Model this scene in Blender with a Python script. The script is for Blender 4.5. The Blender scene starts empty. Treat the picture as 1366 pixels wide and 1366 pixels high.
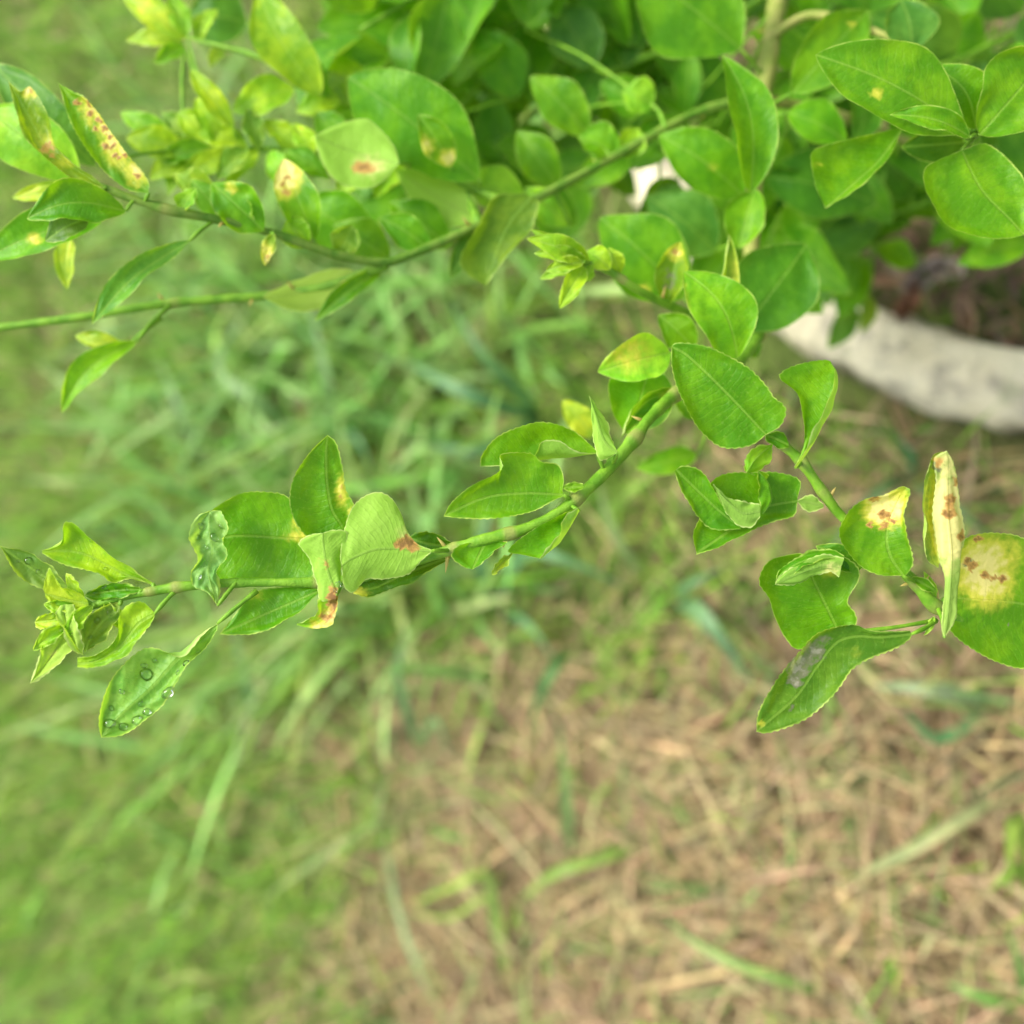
import bpy, math, random
import numpy as np
from mathutils import Vector, Matrix

rnd = random.Random(7)
nr = np.random.RandomState(11)
SC = bpy.context.scene
COL = SC.collection

# ------------------------------------------------------------------ camera, sky, sun, exposure
PITCH = math.radians(60)
TAN = math.tan(math.radians(27))
CP = np.array([0.0, 0.0, 0.85])
FW = np.array([0.0, math.cos(PITCH), -math.sin(PITCH)])
RT = -np.array([0.0, math.sin(PITCH), math.cos(PITCH)])     # the phone was held sideways
UP = np.array([1.0, 0.0, 0.0])
cam_d = bpy.data.cameras.new('camera')
cam = bpy.data.objects.new('camera', cam_d)
COL.objects.link(cam)
cam.matrix_world = Matrix(((RT[0], UP[0], -FW[0], CP[0]), (RT[1], UP[1], -FW[1], CP[1]),
                           (RT[2], UP[2], -FW[2], CP[2]), (0, 0, 0, 1)))
cam_d.sensor_width = 36
cam_d.lens = 18 / TAN
cam_d.clip_start = 0.01
cam_d.clip_end = 400
cam_d.dof.use_dof = True
cam_d.dof.focus_distance = 0.362
cam_d.dof.aperture_fstop = cam_d.lens / 9.2
SC.camera = cam

world = bpy.data.worlds.new('World')
SC.world = world
world.use_nodes = True
wn = world.node_tree.nodes
sky = wn.new('ShaderNodeTexSky')
sky.sky_type = 'NISHITA'
sky.sun_disc = False
sky.sun_elevation = math.radians(58)
sky.sun_rotation = math.radians(35)
sky.air_density = 0.9
sky.dust_density = 4.0
sky.ozone_density = 0.6
hs = wn.new('ShaderNodeHueSaturation')       # thin overcast: a whiter sky all over
hs.inputs['Saturation'].default_value = .45
world.node_tree.links.new(sky.outputs[0], hs.inputs['Color'])
world.node_tree.links.new(hs.outputs[0], wn['Background'].inputs[0])
wn['Background'].inputs[1].default_value = 0.14

sd = bpy.data.lights.new('sun', 'SUN')
sd.energy = 1.5
sd.angle = math.radians(20)
sd.color = (1.0, 0.95, 0.86)
so = bpy.data.objects.new('sun', sd)
COL.objects.link(so)
_az = math.radians(35)
_el = math.radians(58)
sdir = Vector((math.sin(_az) * math.cos(_el), math.cos(_az) * math.cos(_el), math.sin(_el)))
so.rotation_euler = sdir.to_track_quat('Z', 'Y').to_euler()
so.location = (0, 0, 3)
SC.view_settings.view_transform = 'Standard'
SC.view_settings.look = 'None'
SC.view_settings.gamma = 1
SC.view_settings.use_curve_mapping = False
SC.view_settings.exposure = 1.42


def P(x, y, d):
    """a point at depth d (metres along the optical axis) on the sight line of pixel x, y of the 1366 photograph"""
    a = (np.asarray(x, float) - 683) / 683 * TAN
    b = (683 - np.asarray(y, float)) / 683 * TAN
    d = np.asarray(d, float)
    return CP + d[..., None] * (FW + a[..., None] * RT + b[..., None] * UP)


def pix(p):
    q = np.asarray(p) - CP
    d = q @ FW
    return 683 + (q @ RT) / d / TAN * 683, 683 - (q @ UP) / d / TAN * 683, d


def gnd(x, y, z=0.0):
    v = P(x, y, np.array(1.0)) - CP
    return CP + v * ((z - CP[2]) / v[2])


# ------------------------------------------------------------------ materials
def nt(name):
    m = bpy.data.materials.new(name)
    m.use_nodes = True
    m.node_tree.nodes.clear()
    return m, m.node_tree.nodes, m.node_tree.links


class G:
    """small node builder"""
    def __init__(s, name):
        s.m, s.n, s.l = nt(name)

    def node(s, t, **kw):
        o = s.n.new(t)
        for k, v in kw.items():
            setattr(o, k, v)
        return o

    def put(s, sock, v):
        if isinstance(v, bpy.types.NodeSocket):
            s.l.new(v, sock)
        elif isinstance(v, (tuple, list)) and len(v) == 3 and sock.type == 'RGBA':
            sock.default_value = (*v, 1)
        else:
            sock.default_value = v

    def math(s, op, a, b=0.0, c=0.0, clamp=False):
        o = s.node('ShaderNodeMath', operation=op, use_clamp=clamp)
        for i, v in enumerate((a, b, c)):
            s.put(o.inputs[i], v)
        return o.outputs[0]

    def mix(s, f, a, b, mode='MIX'):
        o = s.node('ShaderNodeMix', data_type='RGBA', blend_type=mode)
        s.put(o.inputs[0], f)
        s.put(o.inputs[6], a)
        s.put(o.inputs[7], b)
        return o.outputs[2]

    def ramp(s, f, a, b):
        o = s.node('ShaderNodeMapRange', interpolation_type='SMOOTHSTEP')
        s.put(o.inputs[0], f)
        o.inputs[1].default_value, o.inputs[2].default_value = a, b
        return o.outputs[0]

    def noise(s, scale, detail=3.0, vec=None, rough=0.5):
        o = s.node('ShaderNodeTexNoise')
        o.inputs['Scale'].default_value = scale
        o.inputs['Detail'].default_value = detail
        o.inputs['Roughness'].default_value = rough
        if vec is not None:
            s.l.new(vec, o.inputs['Vector'])
        return o.outputs[0]

    def attr(s, name):
        return s.node('ShaderNodeAttribute', attribute_name=name)

    def pbsdf(s, col, rough, spec=0.5, normal=None):
        o = s.node('ShaderNodeBsdfPrincipled')
        s.put(o.inputs['Base Color'], col)
        s.put(o.inputs['Roughness'], rough)
        s.put(o.inputs['Specular IOR Level'], spec)
        if normal is not None:
            s.l.new(normal, o.inputs['Normal'])
        return o

    def bump(s, h, strength, dist):
        o = s.node('ShaderNodeBump')
        o.inputs['Strength'].default_value = strength
        o.inputs['Distance'].default_value = dist
        s.l.new(h, o.inputs['Height'])
        return o.outputs[0]

    def out(s, sh):
        o = s.node('ShaderNodeOutputMaterial')
        s.l.new(sh, o.inputs[0])
        return s.m


def leaf_material():
    g = G('citrus_leaf')
    pos = g.node('ShaderNodeTexCoord').outputs['Object']
    info = g.node('ShaderNodeObjectInfo')
    tint = info.outputs['Color']
    off = g.node('ShaderNodeVectorMath', operation='ADD')
    g.l.new(pos, off.inputs[0])
    g.l.new(info.outputs['Random'], off.inputs[1])
    pv = off.outputs[0]
    edge, mid = g.attr('edge_mm').outputs['Fac'], g.attr('rib_mm').outputs['Fac']
    yel, brn, gry = g.attr('yellow').outputs['Fac'], g.attr('brown').outputs['Fac'], g.attr('grey').outputs['Fac']
    along = g.attr('along').outputs['Fac']
    blot = g.noise(85, 5, pv, .62)
    fine = g.noise(900, 2, pv)
    base = g.mix(g.ramp(blot, .38, .68), g.mix(1.0, tint, (.62, .76, .6), 'MULTIPLY'), g.mix(1.0, tint, (1.4, 1.15, 1.1), 'MULTIPLY'))
    base = g.mix(g.math('MULTIPLY', g.ramp(fine, .58, .72), .28), base, (.20, .36, .05))     # oil glands
    # side veins run forward from the midrib
    ph = g.math('SUBTRACT', g.math('MULTIPLY', along, 62.0), g.math('MULTIPLY', mid, .55))
    ph = g.math('ADD', ph, g.math('MULTIPLY', g.noise(140, 1, pv), 5.0))
    vein = g.math('POWER', g.math('ABSOLUTE', g.math('SINE', ph)), 18.0)
    vein = g.math('MULTIPLY', vein, g.ramp(edge, .4, 3.0))
    base = g.mix(g.math('MULTIPLY', vein, .07), base, (.26, .42, .06))
    rib = g.math('SUBTRACT', 1.0, g.ramp(mid, .22, .62))
    base = g.mix(g.math('MULTIPLY', rib, .42), base, (.26, .45, .06))
    # yellowed and cankered tissue
    yn = g.math('ADD', yel, g.math('MULTIPLY', g.math('SUBTRACT', g.noise(320, 3, pv), .5), g.math('MULTIPLY', yel, 1.7)))
    base = g.mix(g.ramp(yn, .10, .72), base, (.60, .59, .06))
    base = g.mix(g.ramp(yn, .55, 1.15), base, (.82, .72, .25))
    rim = g.math('SUBTRACT', 1.0, g.ramp(edge, .16, .55))
    base = g.mix(g.math('MULTIPLY', rim, g.math('ADD', .22, g.math('MULTIPLY', g.ramp(g.noise(210, 3, pv), .36, .62), .6))), base, (.46, .60, .12))
    bn = g.math('ADD', brn, g.math('MULTIPLY', g.math('SUBTRACT', g.noise(480, 4, pv, .6), .5), g.math('MULTIPLY', brn, 1.5)))
    gn = g.math('ADD', gry, g.math('MULTIPLY', g.math('SUBTRACT', g.noise(420, 4, pv), .5), g.math('MULTIPLY', gry, 2.2)))
    under = g.mix(g.ramp(blot, .3, .7), g.mix(.55, tint, (.30, .47, .08)), g.mix(.55, tint, (.36, .52, .11)))
    under = g.mix(g.math('MULTIPLY', rib, .4), under, (.22, .36, .07))
    under = g.mix(g.math('MULTIPLY', vein, .16), under, (.24, .38, .07))
    under = g.mix(g.ramp(yn, .2, .8), under, (.72, .66, .24))
    under = g.mix(g.math('MULTIPLY', rim, .7), under, (.55, .64, .22))
    back = g.node('ShaderNodeNewGeometry').outputs['Backfacing']
    col = g.mix(back, base, under)
    col = g.mix(g.ramp(gn, .30, .62), col, (.16, .17, .10))
    col = g.mix(g.ramp(gn, .62, 1.0), col, (.32, .30, .24))
    col = g.mix(g.ramp(bn, .22, .62), col, (.54, .30, .09))
    col = g.mix(g.ramp(bn, .62, 1.0), col, (.27, .13, .05))
    h = g.math('ADD', g.math('MULTIPLY', fine, .30), g.math('MULTIPLY', vein, -.14))
    h = g.math('ADD', h, g.math('MULTIPLY', rib, -.45))
    h = g.math('ADD', h, g.math('ADD', g.math('MULTIPLY', g.noise(260, 3, pv), 1.3), g.math('MULTIPLY', g.noise(75, 2, pv), 3.0)))
    h = g.math('ADD', h, g.math('MULTIPLY', bn, .7))
    nb = g.bump(h, .8, .0005)
    rough = g.math('ADD', g.math('MULTIPLY', back, .22), g.math('ADD', .36, g.math('MULTIPLY', fine, .16)))
    b = g.pbsdf(col, rough, .22, nb)
    tr = g.node('ShaderNodeBsdfTranslucent')
    g.put(tr.inputs[0], g.mix(1.0, g.mix(.35, col, (.42, .62, .03)), (1.25, 1.2, .55), 'MULTIPLY'))
    g.l.new(nb, tr.inputs['Normal'])
    mx = g.node('ShaderNodeMixShader')
    mx.inputs[0].default_value = .40
    g.l.new(b.outputs[0], mx.inputs[1])
    g.l.new(tr.outputs[0], mx.inputs[2])
    return g.out(mx.outputs[0])


def stem_material(name, c1, c2, rough=.45):
    g = G(name)
    pos = g.node('ShaderNodeTexCoord').outputs['Object']
    st = g.node('ShaderNodeMapping')
    g.l.new(pos, st.inputs[0])
    a = g.noise(160, 4, pos)
    f = g.noise(1400, 2, pos)
    c = g.mix(g.ramp(a, .35, .65), c1, c2)
    c = g.mix(g.math('MULTIPLY', g.ramp(f, .55, .75), .3), c, (.26, .40, .06))
    c = g.mix(g.ramp(g.attr('scar').outputs['Fac'], .25, .95), c, (.22, .27, .055))
    return g.out(g.pbsdf(c, rough, .2, g.bump(g.math('ADD', a, g.math('MULTIPLY', f, .4)), .8, .0008)).outputs[0])


def plain(name, c1, c2, scale, rough=.8, dist=.001, trans=0.0):
    g = G(name)
    pos = g.node('ShaderNodeTexCoord').outputs['Object']
    a = g.noise(scale, 5, pos)
    c = g.mix(g.ramp(a, .3, .7), c1, c2)
    sh = g.pbsdf(c, rough, .3, g.bump(a, .6, dist)).outputs[0]
    return g.out(sh)


def blade_material(name, rough=.5, trans=.3):
    g = G(name)
    col = g.attr('tone').outputs['Color']
    pos = g.node('ShaderNodeTexCoord').outputs['Object']
    c = g.mix(g.ramp(g.noise(60, 3, pos), .35, .7), g.mix(1.0, col, (.8, .84, .8), 'MULTIPLY'), g.mix(1.0, col, (1.2, 1.15, 1.1), 'MULTIPLY'))
    b = g.pbsdf(c, rough, .4)
    tr = g.node('ShaderNodeBsdfTranslucent')
    g.put(tr.inputs[0], c)
    mx = g.node('ShaderNodeMixShader')
    mx.inputs[0].default_value = trans
    g.l.new(b.outputs[0], mx.inputs[1])
    g.l.new(tr.outputs[0], mx.inputs[2])
    return g.out(mx.outputs[0])


def kerb_material():
    g = G('limewashed_concrete')
    pos = g.node('ShaderNodeTexCoord').outputs['Object']
    a, b, c = g.noise(14, 5, pos), g.noise(90, 5, pos), g.noise(40, 6, pos, .65)
    col = g.mix(g.ramp(a, .35, .7), (.72, .66, .45), (.56, .50, .31))
    col = g.mix(g.math('MULTIPLY', g.ramp(c, .47, .66), .7), col, (.27, .24, .18))
    col = g.mix(g.math('MULTIPLY', g.ramp(b, .60, .75), .5), col, (.42, .40, .30))
    z = g.node('ShaderNodeSeparateXYZ')
    g.l.new(pos, z.inputs[0])
    low = g.math('SUBTRACT', 1.0, g.ramp(g.math('ADD', z.outputs[2], g.math('MULTIPLY', g.math('SUBTRACT', c, .5), .05)), .004, .030))
    col = g.mix(g.math('MULTIPLY', low, .75), col, (.21, .17, .10))          # soil splash
    col = g.mix(g.math('MULTIPLY', g.ramp(g.noise(30, 4, pos), .60, .72), .4), col, (.26, .30, .14))
    return g.out(g.pbsdf(col, .85, .3, g.bump(g.math('ADD', b, c), 1.0, .006)).outputs[0])


def soil_material():
    g = G('thatch_and_soil')
    pos = g.node('ShaderNodeTexCoord').outputs['Object']
    a, b, c = g.noise(6, 5, pos), g.noise(60, 5, pos, .7), g.noise(300, 3, pos)
    col = g.mix(g.ramp(a, .35, .65), (.165, .12, .055), (.225, .17, .08))
    col = g.mix(g.ramp(b, .45, .7), col, (.09, .06, .035))
    col = g.mix(g.math('MULTIPLY', g.ramp(c, .5, .7), .6), col, (.36, .26, .15))
    col = g.mix(g.math('MULTIPLY', g.ramp(g.attr('turf').outputs['Fac'], .1, .9), .8), col, g.mix(g.ramp(b, .4, .7), (.13, .22, .04), (.08, .13, .025)))
    return g.out(g.pbsdf(col, .95, .2, g.bump(g.math('ADD', b, c), 1.0, .008)).outputs[0])


def water_material():
    g = G('water')
    t = g.node('ShaderNodeBsdfTransparent')
    t.inputs[0].default_value = (.96, .98, .96, 1)
    q = g.node('ShaderNodeBsdfGlossy')
    q.inputs['Roughness'].default_value = .03
    f = g.node('ShaderNodeFresnel')
    f.inputs[0].default_value = 1.33
    mx = g.node('ShaderNodeMixShader')
    g.l.new(f.outputs[0], mx.inputs[0])
    g.l.new(t.outputs[0], mx.inputs[1])
    g.l.new(q.outputs[0], mx.inputs[2])
    return g.out(mx.outputs[0])


M_LEAF = leaf_material()
M_STEM = stem_material('green_stem', (.10, .25, .012), (.17, .34, .022))
M_TWIG = stem_material('dark_green_stem', (.07, .18, .010), (.15, .25, .03))
M_LIMB = stem_material('greenish_bark', (.17, .22, .035), (.26, .27, .07), .6)
M_BARK = stem_material('grey_bark', (.20, .16, .10), (.28, .24, .16), .8)
M_THORN = plain('thorn', (.40, .36, .08), (.44, .33, .09), 300, .5, .0002)
M_BUD = plain('bud', (.38, .46, .07), (.46, .42, .10), 300, .5, .0002)
M_WATER = water_material()
M_KERB = kerb_material()
M_SOIL = soil_material()
M_GRASS = blade_material('grass_blade')
M_STRAW = blade_material('dry_grass', .75, .15)
M_DEAD = blade_material('dead_leaf', .7, .15)


# ------------------------------------------------------------------ mesh helpers
def mesh_obj(name, V, F, mat, parent=None, origin=None, attrs=None, color=None, smooth=True):
    V = np.asarray(V, float)
    o3 = np.zeros(3) if origin is None else np.asarray(origin, float)
    me = bpy.data.meshes.new(name)
    F = np.asarray(F, np.int32)
    me.vertices.add(len(V))
    me.vertices.foreach_set('co', (V - o3).astype(np.float32).ravel())
    k = F.shape[1]
    me.loops.add(F.size)
    me.loops.foreach_set('vertex_index', F.ravel())
    me.polygons.add(len(F))
    me.polygons.foreach_set('loop_start', np.arange(0, F.size, k, dtype=np.int32))
    me.polygons.foreach_set('use_smooth', np.full(len(F), smooth))
    for an, av in (attrs or {}).items():
        av = np.asarray(av, np.float32)
        if av.ndim == 1:
            a = me.attributes.new(an, 'FLOAT', 'POINT')
            a.data.foreach_set('value', av)
        else:
            a = me.attributes.new(an, 'FLOAT_COLOR', 'POINT')
            a.data.foreach_set('color', np.hstack([av, np.ones((len(av), 1), np.float32)]).ravel())
    me.update(calc_edges=True)
    me.materials.append(mat)
    o = bpy.data.objects.new(name, me)
    COL.objects.link(o)
    if parent is not None:
        o.parent = parent
        o.location = Vector(o3 - world_of[parent.name])
    else:
        o.location = Vector(o3)
    world_of[o.name] = o3
    if color is not None:
        o.color = (*color, 1)
    return o


world_of = {}


def empty(name, loc, label, cat, group=None):
    e = bpy.data.objects.new(name, None)
    e.empty_display_size = .05
    e.location = loc
    COL.objects.link(e)
    e['label'], e['category'] = label, cat
    if group:
        e['group'] = group
    world_of[e.name] = np.array(loc, float)
    return e


def catmull(pts, n):
    """n points evenly spaced along a Catmull-Rom curve through pts"""
    p = np.asarray(pts, float)
    if len(p) == 2:
        return p[0] + np.linspace(0, 1, n)[:, None] * (p[1] - p[0])
    q = np.vstack([2 * p[0] - p[1], p, 2 * p[-1] - p[-2]])
    out = []
    t = np.linspace(0, 1, 14, endpoint=False)[:, None]
    for i in range(1, len(q) - 2):
        a, b, c, d = q[i - 1], q[i], q[i + 1], q[i + 2]
        out.append(.5 * (2 * b + (c - a) * t + (2 * a - 5 * b + 4 * c - d) * t ** 2 + (3 * b - 3 * c + d - a) * t ** 3))
    out.append(p[-1:])
    c = np.vstack(out)
    s = np.r_[0, np.cumsum(np.linalg.norm(np.diff(c, axis=0), axis=1))]
    u = np.linspace(0, s[-1], n)
    return np.stack([np.interp(u, s, c[:, k]) for k in range(c.shape[1])], 1)


def tube(pts, radii, ns=8, flat=None):
    pts = np.asarray(pts, float)
    n = len(pts)
    T = np.gradient(pts, axis=0)
    T /= np.linalg.norm(T, axis=1)[:, None] + 1e-12
    ref = np.array([.31, .22, .92])
    A = np.cross(T, ref)
    A /= np.linalg.norm(A, axis=1)[:, None] + 1e-12
    B = np.cross(T, A)
    th = np.linspace(0, 2 * math.pi, ns, endpoint=False)
    r = np.asarray(radii, float).reshape(n, 1, 1)
    V = pts[:, None] + r * (np.cos(th)[None, :, None] * A[:, None] + np.sin(th)[None, :, None] * B[:, None])
    V = V.reshape(-1, 3)
    F = []
    for i in range(n - 1):
        for j in range(ns):
            k = (j + 1) % ns
            F.append((i * ns + j, i * ns + k, (i + 1) * ns + k, (i + 1) * ns + j))
    c0, c1 = len(V), len(V) + 1
    V = np.vstack([V, pts[:1], pts[-1:]])
    for j in range(ns):
        k = (j + 1) % ns
        F.append((c0, c0, k, j))
        F.append((c1, c1, (n - 1) * ns + j, (n - 1) * ns + k))
    F = [f for f in F]
    # triangle caps written as quads would be degenerate: split all into triangles
    Tn = []
    for a, b, c, d in F:
        if a == b:
            Tn.append((b, c, d))
        else:
            Tn.append((a, b, c))
            Tn.append((a, c, d))
    return V, np.array(Tn)


# ------------------------------------------------------------------ ring centre and shrub base
_pts = np.array([gnd(x, y, .05) for x, y in ((1340, 530), (1200, 482), (1060, 436), (850, 262), (800, 160), (735, 30))])
_A = np.c_[2 * _pts[:, :2], np.ones(len(_pts))]
_s = np.linalg.lstsq(_A, (_pts[:, :2] ** 2).sum(1), rcond=None)[0]
RING = np.array([_s[0], _s[1], 0.0])
RING_R = math.sqrt(_s[2] + _s[0] ** 2 + _s[1] ** 2)
print('ring', RING, RING_R, pix(RING))

shrub = empty('lime_shrub', RING, 'leafy green lime shrub with thorny stems and yellow-blotched leaves inside the white ring', 'shrub')
BR = []          # dense samples of every branch, for petioles


def branch(name, pts, r0, r1, mat=None, ns=10, seg=None, register=True, thorns=0, nodes=()):
    """pts: (px, py, depth); r0, r1 in metres"""
    p = catmull(P(*np.array(pts, float).T), 1 + (seg or 7) * (len(pts) - 1))
    n = len(p)
    t = np.linspace(0, 1, n)
    r = r0 + (r1 - r0) * t
    r = r * (1 + .06 * np.sin(t * 37) + .05 * np.sin(t * 91 + 1) + nr.normal(0, .035, n))
    scar = np.zeros(n)
    for (nx, ny, am) in nodes:
        x, y, _ = pix(p)
        d2 = np.hypot(x - nx, y - ny)
        r *= 1 + am * np.exp(-(d2 / 9) ** 2)
        scar = np.maximum(scar, np.exp(-(d2 / 10) ** 2) * (am > .2))
    V, F = tube(p, r, ns)
    sc = np.r_[np.repeat(scar, ns), scar[0], scar[-1]]
    o = mesh_obj(name, V, F, mat or M_STEM, shrub, p[0], {'scar': sc})
    if register:
        BR.append(p)
    for k in range(thorns):
        i = int((k + .5 + rnd.uniform(-.3, .3)) / thorns * (n - 2))
        thorn(o, p[i], p[min(i + 1, n - 1)] - p[i], r[i])
    return o, p


def thorn(o, at, tan, r, side=None, L=None):
    tan = tan / (np.linalg.norm(tan) + 1e-9)
    ang = rnd.uniform(0, 2 * math.pi) if side is None else side
    a = np.cross(tan, FW)
    a /= np.linalg.norm(a) + 1e-9
    b = np.cross(tan, a)
    d = math.cos(ang) * a + math.sin(ang) * b + .45 * tan
    d /= np.linalg.norm(d)
    L = L or rnd.uniform(.003, .006)
    q = np.array([at + d * r * .5, at + d * (r + L * .45), at + d * (r + L)])
    V, F = tube(q, [.0009, .0006, .00008], 6)
    mesh_obj('thorn', V, F, M_THORN, o, q[0])


# trunk, limbs and shoots
L1S = (1050, -70, .54)
tr = np.array([RING, RING + (.0, .01, .10), RING + (-.02, .03, .20), .5 * (RING + (-.02, .03, .25)) + .5 * P(*map(np.array, L1S))])
tp = catmull(np.vstack([tr, P(*map(np.array, L1S))[None]]), 24)
V, F = tube(tp, np.linspace(.014, .0062, 24), 12)
mesh_obj('trunk', V, F, M_BARK, shrub, RING, {'scar': np.zeros(len(V))})
BR.append(tp[12:])
branch('limb', [L1S, (1028, 60, .50), (1016, 140, .49), (1006, 250, .485), (1002, 330, .478), (1006, 400, .47), (1012, 450, .455)], .0052, .0038, M_LIMB, 12, thorns=4)
oB, pB = branch('branch', [(1012, 446, .455), (985, 482, .44), (940, 505, .415), (900, 527, .40), (865, 560, .385), (848, 584, .38), (815, 622, .374), (782, 654, .368),
                           (742, 686, .364), (700, 706, .362), (650, 719, .361), (600, 734, .362), (555, 748, .364), (500, 766, .366), (440, 776, .366),
                           (380, 777, .364), (300, 778, .362), (240, 783, .361), (190, 791, .360), (150, 800, .360), (112, 812, .360)], .0029, .0014,
                thorns=0, nodes=((770, 668, .5), (848, 585, .35), (606, 733, .4), (680, 712, .3), (318, 776, .2), (236, 785, .35), (200, 788, .25), (900, 527, .3), (425, 776, .3)))
for (tx, ty, sd_, L) in ((862, 566, math.pi, .0045), (776, 660, 2.6, .004), (600, 733, 0.1, .006), (598, 735, 3.2, .0045), (676, 713, .2, .003)):
    q = pB[np.argmin(np.hypot(pix(pB)[0] - tx, pix(pB)[1] - ty))]
    i = int(np.argmin(np.linalg.norm(pB - q, axis=1)))
    thorn(oB, q, pB[min(i + 1, len(pB) - 1)] - pB[i - 1], .002, sd_, L)
oA, pA = branch('branch', [(1014, 128, .492), (930, 150, .49), (850, 192, .485), (740, 252, .472), (640, 300, .457), (560, 335, .448), (510, 350, .443), (440, 337, .434),
                           (370, 313, .425), (290, 293, .415), (230, 281, .408), (170, 263, .404), (128, 246, .402)], .0025, .0017, M_TWIG, thorns=5,
                nodes=((224, 278, .3), (280, 300, .2), (510, 352, .2)))
branch('branch', [(516, 353, .444), (440, 381, .452), (360, 394, .456), (230, 404, .455), (130, 420, .452), (0, 437, .450), (-90, 447, .45)], .0022, .0017, thorns=7, nodes=((230, 404, .3),))
branch('branch', [(690, 276, .468), (600, 240, .472), (520, 217, .474), (420, 204, .474), (330, 198, .472), (265, 197, .47), (238, 200, .47)], .0021, .0013)
branch('branch', [(640, 300, .457), (600, 215, .485), (550, 165, .495), (480, 140, .495), (425, 122, .485), (400, 100, .48)], .0022, .0013)
branch('branch', [(1006, 436, .46), (950, 431, .448), (890, 406, .43), (850, 386, .42), (815, 363, .416), (786, 352, .412)], .0027, .0014, nodes=((828, 373, .25),), thorns=2)
oC, pC = branch('branch', [(1590, 820, .46), (1420, 880, .395), (1330, 848, .378), (1252, 812, .368), (1215, 772, .366), (1128, 694, .366), (1100, 660, .364), (1071, 618, .362),
                           (1052, 600, .362), (1032, 584, .362)], .0030, .0016, thorns=0,
                nodes=((1071, 620, .7), (1246, 806, .5), (1098, 660, .3), (1222, 776, .4), (1045, 596, .3)))
for (tx, ty, sd_, L) in ((1098, 664, 3.0, .003), (1230, 790, 3.1, .004), (1240, 815, 3.3, .004), (1157, 752, 0, .004), (1222, 774, 0, .003)):
    i = int(np.argmin(np.hypot(pix(pC)[0] - tx, pix(pC)[1] - ty)))
    thorn(oC, pC[i], pC[min(i + 1, len(pC) - 1)] - pC[i - 1], .0022, sd_, L)
branch('branch', [(1800, 150, .60), (1700, 480, .53), (1590, 820, .46)], .0042, .0034)
_e = catmull(np.vstack([tp[14][None], P(np.array([1800]), np.array([150]), np.array([.60]))]), 8)
V, F = tube(_e, np.linspace(.006, .0042, 8), 10)
mesh_obj('branch', V, F, M_LIMB, shrub, _e[0], {'scar': np.zeros(len(V))})
branch('branch', [(1300, 183, .412), (1318, 225, .44), (1370, 290, .49), (1480, 300, .55), (1700, 300, .575)], .0020, .0034)
branch('branch', [(1016, 132, .49), (1060, 140, .50), (1110, 150, .505), (1200, 185, .53), (1290, 210, .56)], .0028, .0018, M_LIMB)
branch('twig', [(888, 172, .486), (880, 150, .49), (868, 138, .492)], .0014, .0009)
branch('twig', [(1200, 185, .53), (1190, 240, .59), (1166, 330, .63), (1148, 425, .64)], .0018, .0012)
branch('twig', [(1016, 60, .50), (1080, 20, .49), (1160, 40, .47), (1215, 62, .455)], .0024, .0014, M_LIMB)


# ------------------------------------------------------------------ leaves
GREEN, DARK, MID = (.095, .32, .004), (.050, .205, .008), (.125, .355, .005)
YOUNG, OLIVE, BLUE, PALE = (.30, .53, .012), (.19, .34, .012), (.085, .27, .035), (.21, .42, .03)


def blob(X, Y, spots):
    m = np.zeros_like(X)
    X = X + 1.6 * np.sin(Y * .55 + X * .21) + 1.0 * np.sin(Y * 1.3 + 2)
    Y = Y + 1.6 * np.sin(X * .5 + 1.0) + 1.0 * np.sin(X * 1.1 + Y * .4)
    for s in spots:
        x, y, r = s[:3]
        ry = s[3] if len(s) > 3 else r
        a = s[4] if len(s) > 4 else 1.0
        d = np.hypot((X - x) / r, (Y - y) / ry)
        m = np.maximum(m, a * np.clip(1.35 - d * .85, 0, 1))
    return m


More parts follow.
